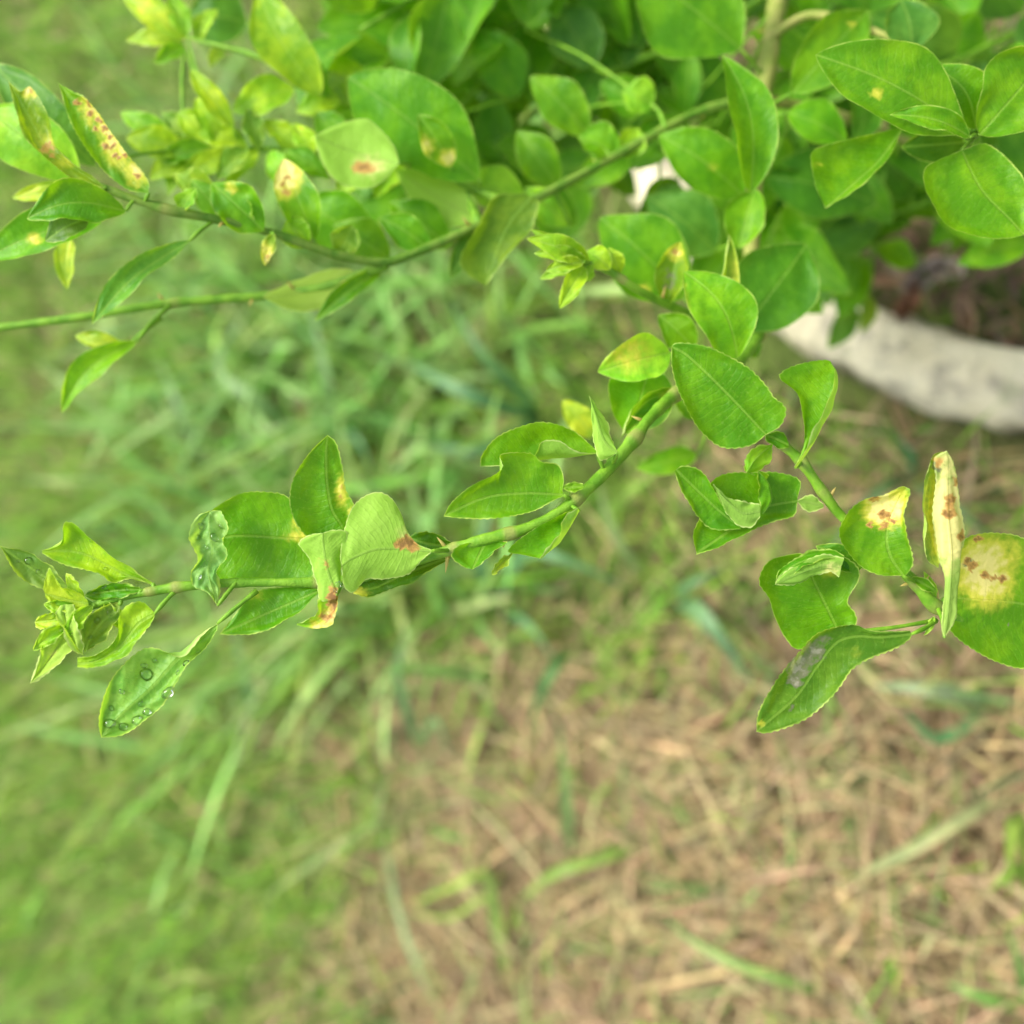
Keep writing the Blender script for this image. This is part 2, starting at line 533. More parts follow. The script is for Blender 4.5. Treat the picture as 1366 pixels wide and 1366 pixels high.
def loft(Lw, Mw, Rw, Lp, Mp, Rp, nc, bulge, wave, seed, crenate, pucker=0.0):
    """surface from left margin to midrib to right margin (world and pixel rows)"""
    n = len(Mw)
    s = np.linspace(0, 1, nc)
    rows, prow, edge, rib = [], [], [], []
    wl, wr = np.linalg.norm(Lw - Mw, axis=1), np.linalg.norm(Rw - Mw, axis=1)
    T = np.gradient(Mw, axis=0)
    T /= np.linalg.norm(T, axis=1)[:, None] + 1e-12
    t = np.linspace(0, 1, n)
    ph = seed * 1.7

    def half(Ew, Ep, w, sign, sv):
        D = Ew - Mw
        N = np.cross(D, T) * sign
        N /= np.linalg.norm(N, axis=1)[:, None] + 1e-9
        k = np.ones(5) / 5
        N = np.stack([np.convolve(np.pad(N[:, i], 2, mode='edge'), k, 'valid') for i in range(3)], 1)
        lenm = np.r_[0, np.cumsum(np.linalg.norm(np.diff(Ew, axis=0), axis=1))]
        cr = crenate * (np.abs(np.sin(lenm * 1000 * 1.25 + ph)) - .5) * np.clip(np.sin(math.pi * t) * 3, 0, 1)
        for q in sv:
            f = q * (1 + cr / np.maximum(w, .002) * (q > .98))
            off = bulge * w * q * (1 - q) * 2.6
            wv = wave * (np.sin(t * 15 + ph + sign * 2 + q * 2) * .6 + np.sin(t * 27 + ph * 2.1 + q * 4 + sign) * .4 + np.sin(t * 8 + q * 7 + ph)) * q ** 1.3 * np.clip(np.sin(math.pi * t) * 2.2, 0, 1)
            pk = pucker * np.sin(lenm * 900 + q * 5 + ph) * np.sin(w * q * 1100 + lenm * 260 + ph * 2) * min(1.0, q * 3)
            off = off + pk
            rows.append(Mw + D * f[:, None] + N * (off + wv)[:, None])
            prow.append(Mp + (Ep - Mp) * q)
            edge.append((1 - q) * w * 1000)
            rib.append(q * w * 1000 + np.zeros(n))
    half(Lw, Lp, wl, 1, s[::-1])
    half(Rw, Rp, wr, -1, s[1:])
    V = np.stack(rows, 1)          # n x (2nc-1) x 3
    X = np.stack(prow, 1)
    E = np.stack(edge, 1)
    Rb = np.stack(rib, 1)
    m = V.shape[1]
    i, j = np.meshgrid(np.arange(n - 1), np.arange(m - 1), indexing='ij')
    a = (i * m + j).ravel()
    Fq = np.stack([a, a + 1, a + m + 1, a + m], 1)      # rows: left to right, columns: base to tip; the top side faces out
    return V.reshape(-1, 3), Fq, X.reshape(-1, 2), E.ravel(), Rb.ravel(), np.repeat(t, m)


LEAVES = []
JOIN = None


def finish_leaf(parts, color, yel=(), brn=(), gry=(), label=None, petiole=True, pet_to=None, base=None, allyel=0.0):
    Vs, Fs, at = [], [], {k: [] for k in ('edge_mm', 'rib_mm', 'along', 'yellow', 'brown', 'grey')}
    off = 0
    XS = []
    for V, Fq, X, E, Rb, T in parts:
        Vs.append(V)
        Fs.append(Fq + off)
        off += len(V)
        XS.append(X)
        at['edge_mm'].append(E)
        at['rib_mm'].append(Rb)
        at['along'].append(T)
        at['yellow'].append(np.maximum(blob(X[:, 0], X[:, 1], yel), allyel))
        at['brown'].append(blob(X[:, 0], X[:, 1], brn))
        at['grey'].append(blob(X[:, 0], X[:, 1], gry))
    V, Fq = np.vstack(Vs), np.vstack(Fs)
    if JOIN is not None:
        JOIN.append((V, Fq, {k: np.concatenate(v) for k, v in at.items()}))
        return None, V, np.vstack(XS)
    if color[0] > .2 and color[1] < .5:
        color = (color[0] * 1.12, color[1] * 1.3, color[2] * .8)
    j = 1 + rnd.uniform(-.14, .14)
    col = tuple(c * j for c in color)
    o = mesh_obj('leaf', V, Fq, M_LEAF, shrub, base, {k: np.concatenate(v) for k, v in at.items()}, col)
    if label:
        o['label'] = label
    if petiole:
        b = np.asarray(base, float)
        if pet_to is not None:
            q = P(*map(np.array, pet_to))
        else:
            best = None
            for p in BR:
                dd = np.linalg.norm(p - b, axis=1)
                k = int(dd.argmin())
                if best is None or dd[k] < best[0]:
                    best = (dd[k], p[k])
            q = best[1]
        L = np.linalg.norm(q - b)
        if L > .0015:
            mid = .5 * (b + q) - FW * .08 * L
            c = catmull(np.array([b, mid, q]), 7)
            V2, F2 = tube(c, np.array([.0005, .0008, .0009, .0008, .00075, .0009, .0011]), 6)
            po = mesh_obj('petiole', V2, F2, M_STEM, o, b, {'scar': np.zeros(len(V2))})
    LEAVES.append(o)
    return o, V, np.vstack(XS)


def rows3(pl, n):
    p = np.array([(q + (0,))[:3] if len(q) == 2 else q for q in pl], float)
    p[:, 2] *= 3.72           # mm to px at the focal plane, so that spacing is even
    return catmull(p, n)


def patch(d, L, M, R, zl=2.5, zr=2.5, zt=-4.0, z0=0.0, n=56, nc=13, bulge=.2, wave=.0006, crenate=.00042, seed=0, pucker=.00012):
    """one traced blade: margins and midrib as (px, py[, mm towards the camera])"""
    t = np.linspace(0, 1, n)
    res = []
    for pl, ze in ((L, zl), (M, 0.0), (R, zr)):
        c = rows3(pl, n)
        z = c[:, 2] / 3.72 + z0 + zt * t ** 2 + ze * np.sin(math.pi * t)
        res.append((P(c[:, 0], c[:, 1], d - z / 1000), c[:, :2]))
    return loft(res[0][0], res[1][0], res[2][0], res[0][1], res[1][1], res[2][1], nc, bulge, wave, seed, crenate, pucker)


_seed = [0]


def hero(d, L, M, R, color=GREEN, yel=(), brn=(), gry=(), label=None, extra=(), drops=(), petiole=True, pet_to=None, allyel=0.0, **kw):
    _seed[0] += 1
    parts = [patch(d, L, M, R, seed=_seed[0], **kw)]
    for e in extra:
        e = dict(e)
        parts.append(patch(e.pop('d', d), e.pop('L'), e.pop('M'), e.pop('R'), seed=_seed[0] + .5, **e))
    m0 = (M[0] + (0,))[:3] if len(M[0]) == 2 else M[0]
    base = P(*map(np.array, (m0[0], m0[1], d - (m0[2] + kw.get('z0', 0)) / 1000)))
    o, V, X = finish_leaf(parts, color, yel, brn, gry, label, petiole, pet_to, base, allyel)
    for (x, y, r) in drops:
        water_drop(o, V, X, x, y, r, d)
    return o


def water_drop(o, V, X, x, y, r, d):
    i = int(np.argmin(np.hypot(X[:, 0] - x, X[:, 1] - y)))
    c = V[i]
    near = V[np.argsort(np.linalg.norm(V - c, axis=1))[:24]]
    u = np.linalg.svd(near - near.mean(0))[2]
    nrm = u[2] if u[2] @ FW < 0 else -u[2]
    a = u[0]
    b = np.cross(nrm, a)
    R = r / 1340 * d
    c = c + nrm * R * .08
    vs = []
    for k, (rr, hh) in enumerate(((1, -.10), (1.0, .16), (.88, .42), (.64, .62), (.33, .74))):
        for j in range(14):
            th = j / 14 * 2 * math.pi
            e = 1 + .14 * math.sin(2 * th + x) + .05 * math.sin(3 * th + y)
            vs.append(c + R * (rr * e * (math.cos(th) * a + .86 * math.sin(th) * b) + hh * nrm))
    vs.append(c + R * .77 * nrm)
    vs.append(c - R * .12 * nrm)
    F = []
    for k in range(4):
        for j in range(14):
            q = (j + 1) % 14
            F.append((k * 14 + j, k * 14 + q, (k + 1) * 14 + q))
            F.append((k * 14 + j, (k + 1) * 14 + q, (k + 1) * 14 + j))
    for j in range(14):
        q = (j + 1) % 14
        F.append((56 + j, 56 + q, 70))
        F.append((q, j, 71))
    mesh_obj('water_drop', vs, F, M_WATER, o, c)


def pleaf(b, t, w, d, color=GREEN, dt=0.0, roll=0.0, fold=18.0, arch=.12, side=0.0, yel=(), brn=(), gry=(), label=None, n=30, nc=8, wave=.0005, under=False,
          pet_to=None, petiole=True, curl=0.0, twist=0.0, allyel=0.0, shape=.85):
    """blade from its base and tip pixels, full width in px, depth, tip depth offset; roll about the midrib, V fold, arch"""
    _seed[0] += 1
    B, Tp = P(np.array(b[0]), np.array(b[1]), np.array(d)), P(np.array(t[0]), np.array(t[1]), np.array(d + dt))
    return wleaf(B, Tp, w / 1340 * d, FW, color, roll, fold, arch, side, yel, brn, gry, label, n, nc, wave, under, pet_to, petiole, curl, twist, allyel, shape)


def wleaf(B, Tp, W, view, color, roll=0, fold=18, arch=.12, side=0, yel=(), brn=(), gry=(), label=None, n=20, nc=6, wave=.0005, under=False,
          pet_to=None, petiole=True, curl=0, twist=0, allyel=0, shape=.85):
    ax = Tp - B
    Ln = np.linalg.norm(ax)
    ax /= Ln
    nrm = -view - (-view @ ax) * ax
    nrm /= np.linalg.norm(nrm)
    if under:
        nrm = -nrm
    sid = np.cross(nrm, ax)            # to the left, seen from the top side
    ro = math.radians(roll)
    nrm, sid = nrm * math.cos(ro) + sid * math.sin(ro), sid * math.cos(ro) - nrm * math.sin(ro)
    s = np.linspace(0, 1, n)
    Mw = B + ax * (s * Ln)[:, None] + nrm * (arch * Ln * (np.sin(math.pi * s) - curl * s ** 3))[:, None] + sid * (side * Ln * np.sin(math.pi * s))[:, None]
    prof = np.sin(math.pi * s ** shape) ** .78
    prof[0] = prof[-1] = 0
    fo = math.radians(fold)
    res = []
    tw = np.radians(twist) * (s - .3)
    for sg in (1, -1):
        an = fo + sg * tw
        h = W / 2 * prof * (1 + .06 * np.sin(s * 9 + _seed[0] + sg))
        res.append(Mw + sg * sid * (h * np.cos(an))[:, None] + nrm * (h * np.sin(an))[:, None])
    px = [np.stack(pix(q)[:2], 1) for q in (res[0], Mw, res[1])]
    pa = loft(res[0], Mw, res[1], px[0], px[1], px[2], nc, .14, wave, _seed[0], .0002)
    return finish_leaf([pa], color, yel, brn, gry, label, petiole, pet_to, B, allyel)[0]


# ---- the shoot in focus, left to middle
hero(.362, [(462, 718), (425, 724), (397, 702), (386, 668), (393, 635), (412, 605), (437, 580)], [(462, 718), (455, 700), (442, 678), (436, 641), (435, 604), (437, 580)],
     [(462, 718), (470, 702), (473, 676), (461, 652), (457, 624), (449, 592), (437, 580)], GREEN, [(456, 655, 9, 22, .62), (470, 688, 7, 16, .55)], [(455, 664, 4, 6, .5), (456, 650, 3, 5, .55), (453, 640, 3, 4, .4)], zl=3, zr=-1, zt=4, z0=-1,
     label='upright leaf with an orange streak along its right margin', wave=.0005)
hero(.364, [(440, 725), (415, 770), (350, 777), (300, 777), (275, 760), (262, 728)], [(440, 722), (380, 718), (310, 715), (262, 728)],
     [(440, 722), (412, 700), (384, 664), (353, 656), (323, 658), (295, 672), (275, 690), (262, 728)], GREEN, [(398, 716, 22, 7, .6), (392, 700, 8, 8, .5)], zl=1.5, zr=4, zt=-2, z0=-3, wave=.0005)
hero(.359, [(290, 808), (276, 790), (258, 783), (254, 765), (264, 745), (252, 716), (262, 690), (280, 681)], [(290, 808), (280, 775), (278, 758), (283, 735), (279, 705), (280, 681)],
     [(290, 808), (292, 785), (286, 765), (300, 748), (303, 738), (299, 720), (306, 705), (296, 683), (280, 681)], (.26, .52, .13), z0=2, zl=1.5, zr=1, zt=-2, wave=.0013, bulge=.34, pucker=.0007, nc=22,
     label='crinkled pale leaf tip beaded with water drops', pet_to=(318, 774, .362), drops=[(268, 700, 5), (284, 716, 6), (262, 716, 4.5), (292, 700, 4), (274, 730, 3.5), (266, 770, 3.5)])
hero(.363, [(428, 788), (416, 799), (394, 820), (364, 838), (337, 845), (310, 847), (293, 846)], [(428, 787), (370, 812), (320, 834), (293, 846)],
     [(428, 786), (400, 782), (347, 787), (325, 805), (305, 830), (293, 846)], GREEN, [(342, 793, 12, 8, .45)], zl=3, zr=0, zt=2, z0=-2)
hero(.358, [(290, 832), (288, 843), (269, 871), (242, 901), (215, 938), (189, 965), (162, 981), (135, 984)], [(290, 832), (236, 880), (202, 917), (158, 957), (135, 984)],
     [(290, 832), (262, 851), (241, 873), (225, 870), (209, 865), (190, 867), (168, 883), (148, 907), (137, 934), (132, 961), (135, 984)], (.18, .42, .06), zl=2, zr=3, zt=3, z0=0, bulge=.34, pucker=.00025, nc=22, n=80,
     wave=.0013, pet_to=(343, 788, .362), label='hanging leaf sprinkled with round water drops',
     drops=[(146, 966, 8), (162, 969, 6.5), (181, 961, 7.5), (195, 950, 6), (186, 938, 4), (222, 924, 9), (193, 903, 9), (192, 890, 4.5), (250, 886, 5.5), (238, 898, 4), (147, 948, 4), (160, 925, 4), (206, 884, 3.5), (262, 868, 3.5)])
# tip rosette
hero(.360, [(92, 787), (61, 787), (27, 770), (13, 752), (0, 728)], [(92, 784), (60, 770), (30, 750), (0, 728)], [(90, 780), (72, 760), (61, 752), (34, 735), (0, 728)], (.14, .28, .04), zl=2, zr=2, zt=3,
     drops=[(37, 748, 5.5), (50, 762, 3), (24, 748, 2.5)], pet_to=(125, 808, .36))
hero(.361, [(204, 781), (175, 771), (150, 777), (131, 765), (84, 753), (56, 738)], [(204, 778), (165, 765), (120, 742), (90, 735), (56, 736)],
     [(202, 776), (168, 757), (135, 730), (115, 712), (97, 697), (86, 698), (83, 720), (70, 730), (56, 734)], (.22, .37, .015), zl=1, zr=3, zt=4, wave=.0008, drops=[(118, 722, 2.5), (140, 758, 3)])
hero(.357, [(118, 808), (101, 817), (75, 814), (60, 796)], [(118, 805), (90, 800), (60, 792)], [(116, 800), (98, 786), (78, 780), (67, 758), (60, 770), (58, 785), (60, 792)], (.32, .44, .03), zl=2, zr=2, zt=2, petiole=False, wave=.0006)
hero(.358, [(92, 838), (74, 838), (57, 856), (50, 883), (40, 912)], [(94, 836), (78, 862), (60, 888), (40, 912)], [(98, 838), (99, 858), (94, 870), (67, 897), (40, 912)], (.27, .41, .02), zl=2, zr=3, zt=3,
     pet_to=(115, 814, .36), wave=.0007, yel=[(70, 870, 12, 12, .4)])
hero(.355, [(80, 808), (74, 822), (85, 845), (98, 868), (111, 874)], [(86, 806), (88, 830), (98, 855), (111, 874)], [(98, 806), (103, 830), (108, 850), (111, 874)], (.30, .43, .05), zl=3, zr=3, zt=-2, petiole=False)
hero(.359, [(86, 826), (70, 838), (50, 838), (46, 830)], [(86, 824), (65, 828), (46, 830)], [(84, 820), (72, 816), (52, 822), (46, 830)], (.30, .42, .03), petiole=False)
hero(.359, [(160, 812), (156, 830), (140, 852), (113, 870)], [(160, 808), (138, 828), (122, 850), (113, 870)], [(156, 803), (130, 812), (112, 830), (106, 850), (113, 870)], (.17, .31, .03), zl=2, zr=2, zt=1,
     drops=[(130, 828, 4.5), (145, 818, 3.5), (120, 850, 3)], wave=.0008)
hero(.356, [(206, 823), (196, 842), (182, 857), (155, 880), (128, 891), (103, 890)], [(206, 819), (184, 832), (160, 862), (130, 881), (103, 886)], [(204, 815), (190, 802), (172, 806), (159, 822), (156, 850), (135, 870), (103, 877)],
     (.21, .36, .018), zl=3, zr=2, zt=2, pet_to=(236, 786, .361), wave=.0008, drops=[(165, 835, 3)])
hero(.359, [(188, 790), (160, 796), (130, 802), (112, 796)], [(188, 786), (150, 788), (112, 795)], [(186, 783), (165, 780), (145, 778), (120, 787), (112, 794)], GREEN, drops=[(140, 785, 4), (155, 784, 3), (128, 791, 3.5), (170, 786, 3)])
# folded leaves with brown canker
hero(.357, [(575, 733), (556, 725), (543, 708), (535, 685), (522, 664), (505, 656), (485, 662), (470, 678), (459, 708), (454, 742), (456, 755)], [(575, 735), (535, 732), (501, 733), (470, 745), (456, 755)],
     [(575, 737), (562, 748), (545, 766), (515, 773), (490, 773), (471, 790), (458, 780), (456, 755)], PALE, [(538, 712, 14, 14, .45)], [(543, 724, 13, 8), (533, 728, 8, 5), (552, 730, 8, 7, .8)], zl=-3, zr=-2, zt=4, z0=3,
     label='upturned leaf showing its pale underside and a brown lesion', pet_to=(602, 734, .362), bulge=.1)
hero(.355, [(450, 792), (455, 772), (457, 742), (463, 711), (445, 707), (430, 711)], [(449, 794), (438, 765), (432, 735), (430, 711)],
     [(447, 800), (426, 800), (420, 770), (411, 742), (399, 725), (412, 714), (430, 711)], PALE, [(440, 822, 14, 12, 1), (428, 834, 14, 7, .9)], [(436, 752, 3, 9, .5), (430, 747, 6, 3, .4), (444, 800, 7, 18), (436, 824, 9, 5, .9)], zl=-2, zr=-3, zt=2, z0=3,
     label='folded leaf with a brown decayed base and yellow margin', bulge=.1,
     extra=[dict(L=[(450, 790), (451, 812), (440, 832), (420, 839), (396, 834)], M=[(448, 792), (436, 815), (420, 830), (396, 834)], R=[(447, 790), (425, 800), (424, 818), (412, 826), (396, 832)], zl=3, zr=2, zt=2)],
     drops=[(451, 780, 5), (447, 788, 3.5)])
hero(.366, [(600, 746), (560, 770), (522, 786), (495, 797), (471, 792)], [(600, 743), (540, 766), (500, 784), (471, 789)], [(600, 741), (550, 745), (500, 760), (471, 785)], DARK, [(480, 790, 12, 6, .7)], zl=3, zr=1, zt=0)
hero(.366, [(604, 735), (575, 740), (552, 732), (546, 719)], [(604, 728), (575, 726), (546, 718)], [(600, 722), (576, 710), (556, 710), (546, 717)], DARK, zl=1, zr=2)
hero(.360, [(655, 721), (677, 724), (656, 738), (641, 752), (630, 760)], [(650, 721), (641, 736), (630, 760)], [(642, 721), (612, 728), (602, 742), (615, 753), (630, 760)], GREEN, zl=2, zr=2, zt=4)
hero(.361, [(770, 677, 3), (757, 688, 5), (747, 705, 6), (734, 726, 5), (720, 745, 2)], [(773, 682), (757, 709), (741, 729), (720, 745)], [(768, 678), (740, 690), (700, 714), (678, 735), (697, 740), (720, 745)], GREEN, zl=1, zr=2, zt=1)
hero(.362, [(684, 739), (676, 752), (662, 766), (656, 767)], [(684, 738), (670, 750), (656, 766)], [(681, 738), (668, 747), (657, 758), (656, 765)], (.30, .40, .05), petiole=False, n=20, nc=6)
hero(.362, [(752, 662), (740, 667), (710, 682), (670, 691), (629, 692), (592, 689)], [(752, 660), (700, 658), (646, 664), (592, 688)],
     [(750, 655), (752, 638), (744, 620), (722, 616), (707, 604), (668, 606), (669, 626), (629, 648), (602, 671), (592, 688)], MID, zl=2, zr=5, zt=1, pet_to=(768, 672, .368), wave=.0004,
     extra=[dict(L=[(778, 652), (764, 657), (750, 652)], M=[(778, 648), (764, 650), (750, 650)], R=[(778, 645), (764, 643), (750, 648)], zl=0, zr=0, zt=0, n=14, nc=5)])
hero(.366, [(796, 605, 2), (764, 600, 5), (747, 590, 7), (724, 591, 7), (713, 604, 5), (690, 618, 2), (641, 622)], [(796, 604), (764, 610), (727, 613), (690, 621), (641, 622)],
     [(795, 600), (764, 574), (727, 563), (697, 568), (663, 583), (643, 607), (641, 622)], MID, zl=0, zr=3, zt=0, z0=-3)
hero(.368, [(823, 602), (812, 572), (798, 545), (786, 528)], [(823, 604), (806, 588), (795, 555), (786, 528)], [(821, 606), (802, 615), (795, 600), (791, 575), (791, 545), (786, 528)], PALE, zl=-3, zr=-3, zt=4, z0=3)
# right hand shoot
hero(.358, [(1022, 580), (1004, 593), (980, 598), (959, 594), (938, 578), (922, 557), (906, 525), (896, 489), (896, 462)], [(1022, 580), (970, 525), (920, 477), (896, 462)],
     [(1022, 580), (1041, 568), (1049, 551), (1046, 540), (1033, 530), (1022, 514), (999, 491), (970, 474), (938, 461), (904, 457), (896, 462)], GREEN, zl=2, zr=2, zt=-3, z0=3, crenate=.0006,
     label='broad clean leaf with a pale toothed rim', petiole=False, n=72,
     extra=[dict(L=[(1052, 598), (1036, 597), (1022, 588), (1021, 580)], M=[(1052, 594), (1036, 586), (1021, 580)], R=[(1052, 590), (1046, 578), (1034, 575), (1021, 580)], zl=1, zr=1, zt=0, n=14, nc=5)])
hero(.356, [(1060, 624), (1074, 590), (1070, 552), (1062, 525), (1040, 503), (1054, 490), (1078, 483), (1100, 480), (1108, 482)], [(1061, 624), (1084, 592), (1102, 555), (1114, 522), (1117, 500), (1108, 482)],
     [(1059, 622, 4), (1077, 592, 6), (1093, 562, 7), (1106, 534, 7), (1112, 508, 5), (1108, 482, 0)], MID, zl=1, zr=0, zt=2, z0=1, crenate=.0006)
hero(.361, [(1031, 593), (1026, 616), (1008, 633), (996, 630)], [(1031, 592), (1010, 610), (996, 630)], [(1029, 593), (1005, 598), (994, 612), (993, 627), (996, 630)], PALE, zl=-2, zr=-2, zt=2)
hero(.361, [(1064, 670), (1059, 688), (1033, 696), (1012, 702), (964, 728), (929, 740)], [(1064, 668), (1020, 677), (982, 702), (929, 738)],
     [(1064, 665), (1066, 640), (1036, 630), (1009, 630), (991, 630), (968, 632), (948, 645), (935, 685), (924, 712), (929, 738)], GREEN, zl=3, zr=2, zt=3, z0=-1, petiole=False, label='curled leaf rolled over on itself below the broad clean leaf',
     extra=[dict(L=[(988, 706), (951, 706), (930, 688), (909, 655), (900, 630)], M=[(988, 703), (960, 682), (928, 652), (902, 626)], R=[(980, 697), (962, 673), (949, 647), (933, 626), (912, 621), (902, 626)], z0=4, zl=0, zr=3, zt=3),
            dict(L=[(1013, 672), (985, 668), (970, 662), (951, 645)], M=[(1014, 682), (990, 684), (968, 666), (951, 646)], R=[(1014, 690), (1002, 703), (981, 698), (964, 676), (951, 647)][::1], z0=7, zl=-1, zr=-2, zt=0, bulge=.1),
            dict(L=[(1014, 684, 0), (1013, 660, 1), (1010, 640, 1), (1011, 627, 0)], M=[(1018, 686), (1030, 668), (1026, 645), (1011, 627)], R=[(1022, 684, -9), (1036, 670, -12), (1034, 645, -12), (1012, 627, 0)], z0=6, zl=0, zr=0, zt=0, n=30, nc=8),
            dict(L=[(1098, 672), (1082, 660), (1064, 667)], M=[(1099, 675), (1082, 671), (1064, 668)], R=[(1098, 678), (1078, 683), (1064, 670)], zl=0, zr=0, zt=0, z0=-1, n=14, nc=5)])
hero(.357, [(1205, 768), (1173, 767), (1148, 754), (1125, 727), (1119, 705), (1131, 682), (1154, 666), (1180, 660), (1202, 649), (1209, 650)], [(1205, 768), (1187, 740), (1183, 711), (1193, 680), (1209, 650)],
     [(1208, 768), (1218, 752), (1213, 725), (1207, 690), (1214, 656), (1209, 650)], MID, [(1180, 676, 24, 24, 1.25), (1196, 668, 16, 20, .8), (1212, 690, 10, 40, .35)], [(1181, 687, 6.5), (1164, 699, 4), (1180, 702, 5), (1168, 665, 7, 5), (1190, 694, 3)], zl=2, zr=6, zt=1, z0=1,
     label='rounded leaf with a cream blotch and brown spots', n=96, nc=22, pet_to=(1222, 777, .366))
hero(.354, [(1260, 851), (1273, 826), (1277, 785), (1284, 747), (1287, 715), (1278, 666), (1274, 624), (1263, 601)], [(1260, 850), (1266, 800), (1269, 740), (1264, 680), (1263, 601)],
     [(1259, 850), (1256, 834), (1260, 785), (1252, 740), (1244, 689), (1249, 640), (1246, 612), (1263, 601)], (.20, .33, .05), [(1265, 690, 24, 62, 1.1), (1262, 620, 14, 18, .7)],
     [(1267, 668, 6, 9), (1265, 685, 8, 6), (1281, 715, 6, 7), (1275, 642, 4, 7, .8), (1252, 615, 7, 9, .6)], gry=[(1250, 622, 8, 10, .6)], zl=-3, zr=-3, zt=4, z0=6, n=96, nc=18,
     label='cream curled leaf standing on edge with brown spots',
     extra=[dict(L=[(1250, 757), (1236, 742), (1232, 689), (1237, 634), (1245, 608), (1258, 602)], M=[(1252, 757), (1243, 740), (1238, 689), (1243, 636), (1250, 612), (1258, 602)], R=[(1254, 750), (1252, 738), (1245, 689), (1250, 640), (1252, 615), (1258, 602)], z0=2, zl=4, zr=-2, zt=4)],
     pet_to=(1250, 808, .368))
hero(.366, [(1262, 793), (1270, 745), (1287, 718), (1305, 712), (1330, 711), (1366, 718), (1410, 750), (1440, 825)], [(1262, 796), (1300, 800), (1366, 806), (1440, 828)],
     [(1262, 798), (1262, 830), (1272, 848), (1302, 869), (1328, 882), (1366, 892), (1410, 880), (1440, 832)], MID, [(1318, 762, 36, 42, 1.15), (1345, 740, 24, 24, .6), (1300, 735, 18, 18, .7)],
     [(1303, 757, 7, 6), (1320, 769, 5.5), (1331, 773, 5, 4, .8), (1342, 774, 5), (1305, 718, 6, 4), (1294, 750, 5)], gry=[(1297, 752, 8, 7, .8), (1352, 832, 3, 3, .6)], zl=3, zr=3, zt=-2, z0=-2, n=110, nc=26,
     label='large leaf with a square yellow patch and brown spots at the right edge', pet_to=(1250, 808, .368))
hero(.363, [(1115, 850), (1067, 866), (1050, 853), (1035, 824), (1026, 798), (1012, 780), (1015, 762), (1030, 746), (1065, 738), (1075, 742)], [(1120, 845), (1102, 808), (1085, 773), (1075, 743)],
     [(1125, 845), (1142, 832), (1141, 818), (1131, 802), (1145, 775), (1144, 756), (1122, 740), (1099, 731), (1075, 742)], GREEN, zl=3, zr=2, zt=1, z0=-2, pet_to=(1246, 828, .370), wave=.0006,
     label='dark leaf whose tip is rolled back into a pale curl',
     extra=[dict(L=[(1034, 778), (1040, 760), (1060, 744), (1085, 735), (1110, 733), (1126, 741)], M=[(1034, 779), (1046, 762), (1072, 748), (1100, 741), (1126, 744)], R=[(1036, 780), (1052, 768), (1076, 754), (1104, 746), (1126, 747)], z0=6, zl=-2, zr=3, zt=0),
            dict(L=[(1126, 744), (1100, 740), (1066, 751), (1040, 768), (1034, 778)], M=[(1122, 756), (1100, 754), (1068, 764), (1034, 779)], R=[(1119, 770), (1106, 762), (1086, 768), (1060, 781), (1034, 780)][::1], z0=8, zl=-2, zr=-2, zt=0)],
     yel=[(1108, 760, 16, 12, .5)])
hero(.357, [(1216, 848), (1212, 854), (1193, 866), (1164, 877), (1138, 892), (1119, 918), (1099, 940), (1077, 958), (1048, 971), (1022, 978), (1009, 976)], [(1216, 846), (1175, 850), (1141, 849), (1115, 858), (1090, 889), (1061, 930), (1009, 976)],
     [(1214, 841), (1189, 843), (1160, 843), (1141, 835), (1115, 835), (1090, 845), (1070, 864), (1044, 895), (1025, 924), (1012, 953), (1009, 976)], (.075, .21, .012), gry=[(1066, 888, 17, 16, .95), (1086, 870, 15, 13, .8), (1062, 908, 11, 10, .8), (1100, 855, 14, 10, .5), (1056, 945, 4, 6, .6)],
     yel=[(1016, 966, 5, 5, .5), (1140, 870, 14, 10, .25)], zl=3, zr=3, zt=1, z0=4, n=96, nc=22, pet_to=(1248, 828, .366), wave=.0006, label='long leaf with a grey-brown scabby patch, lowest on the right shoot', crenate=.0006)
pleaf((1150, 758), (1088, 728), 34, .366, DARK, fold=10)
pleaf((1215, 770), (1250, 790), 16, .364, GREEN, n=16, nc=5)
pleaf((1246, 822), (1232, 848), 10, .364, PALE, n=14, nc=4, petiole=False)
pleaf((1248, 800), (1232, 762), 12, .367, PALE, n=14, nc=4)

# ---- just behind the focus: middle
pleaf((984, 478), (912, 362), 84, .405, MID, fold=8, side=-.10, yel=[(905, 415, 14, 40, .6), (915, 440, 10, 20, .7)], label='leaf with a ragged pale left margin above the broad clean leaf', n=40, nc=10)
pleaf((978, 470), (972, 312), 38, .42, OLIVE, fold=42, side=.06, twist=60, brn=[(980, 385, 4, 4, .6)], yel=[(984, 370, 10, 40, .4)], n=40)
pleaf((992, 440), (1076, 326), 112, .45, DARK, fold=6, shape=.95, arch=.05, n=36)
pleaf((912, 398), (800, 290), 108, .465, GREEN, fold=8, yel=[(860, 385, 10, 8, .6), (912, 300, 8, 8, .5)])
pleaf((955, 335), (862, 262), 84, .50, BLUE, fold=10)
pleaf((890, 408), (908, 322), 54, .43, OLIVE, fold=40, yel=[(901, 335, 10, 12, .8)], brn=[(901, 335, 4, 5, .6)], gry=[(893, 375, 10, 22, .5)], roll=15)
pleaf((894, 470), (797, 496), 66, .405, PALE, fold=20, yel=[(835, 470, 34, 26, .55)], dt=-.006)
pleaf((838, 580), (868, 482), 92, .41, GREEN, fold=10, shape=1.0)
hero(.402, [(905, 528), (888, 540), (874, 546), (856, 560), (828, 584)], [(905, 524), (870, 532), (845, 555), (828, 584)], [(904, 518), (880, 517), (852, 537), (838, 560), (828, 584)], MID, zl=0, zr=6, zt=0, yel=[(892, 530, 14, 10, .45)], n=36, nc=9)
pleaf((926, 466), (878, 420), 48, .425, MID)
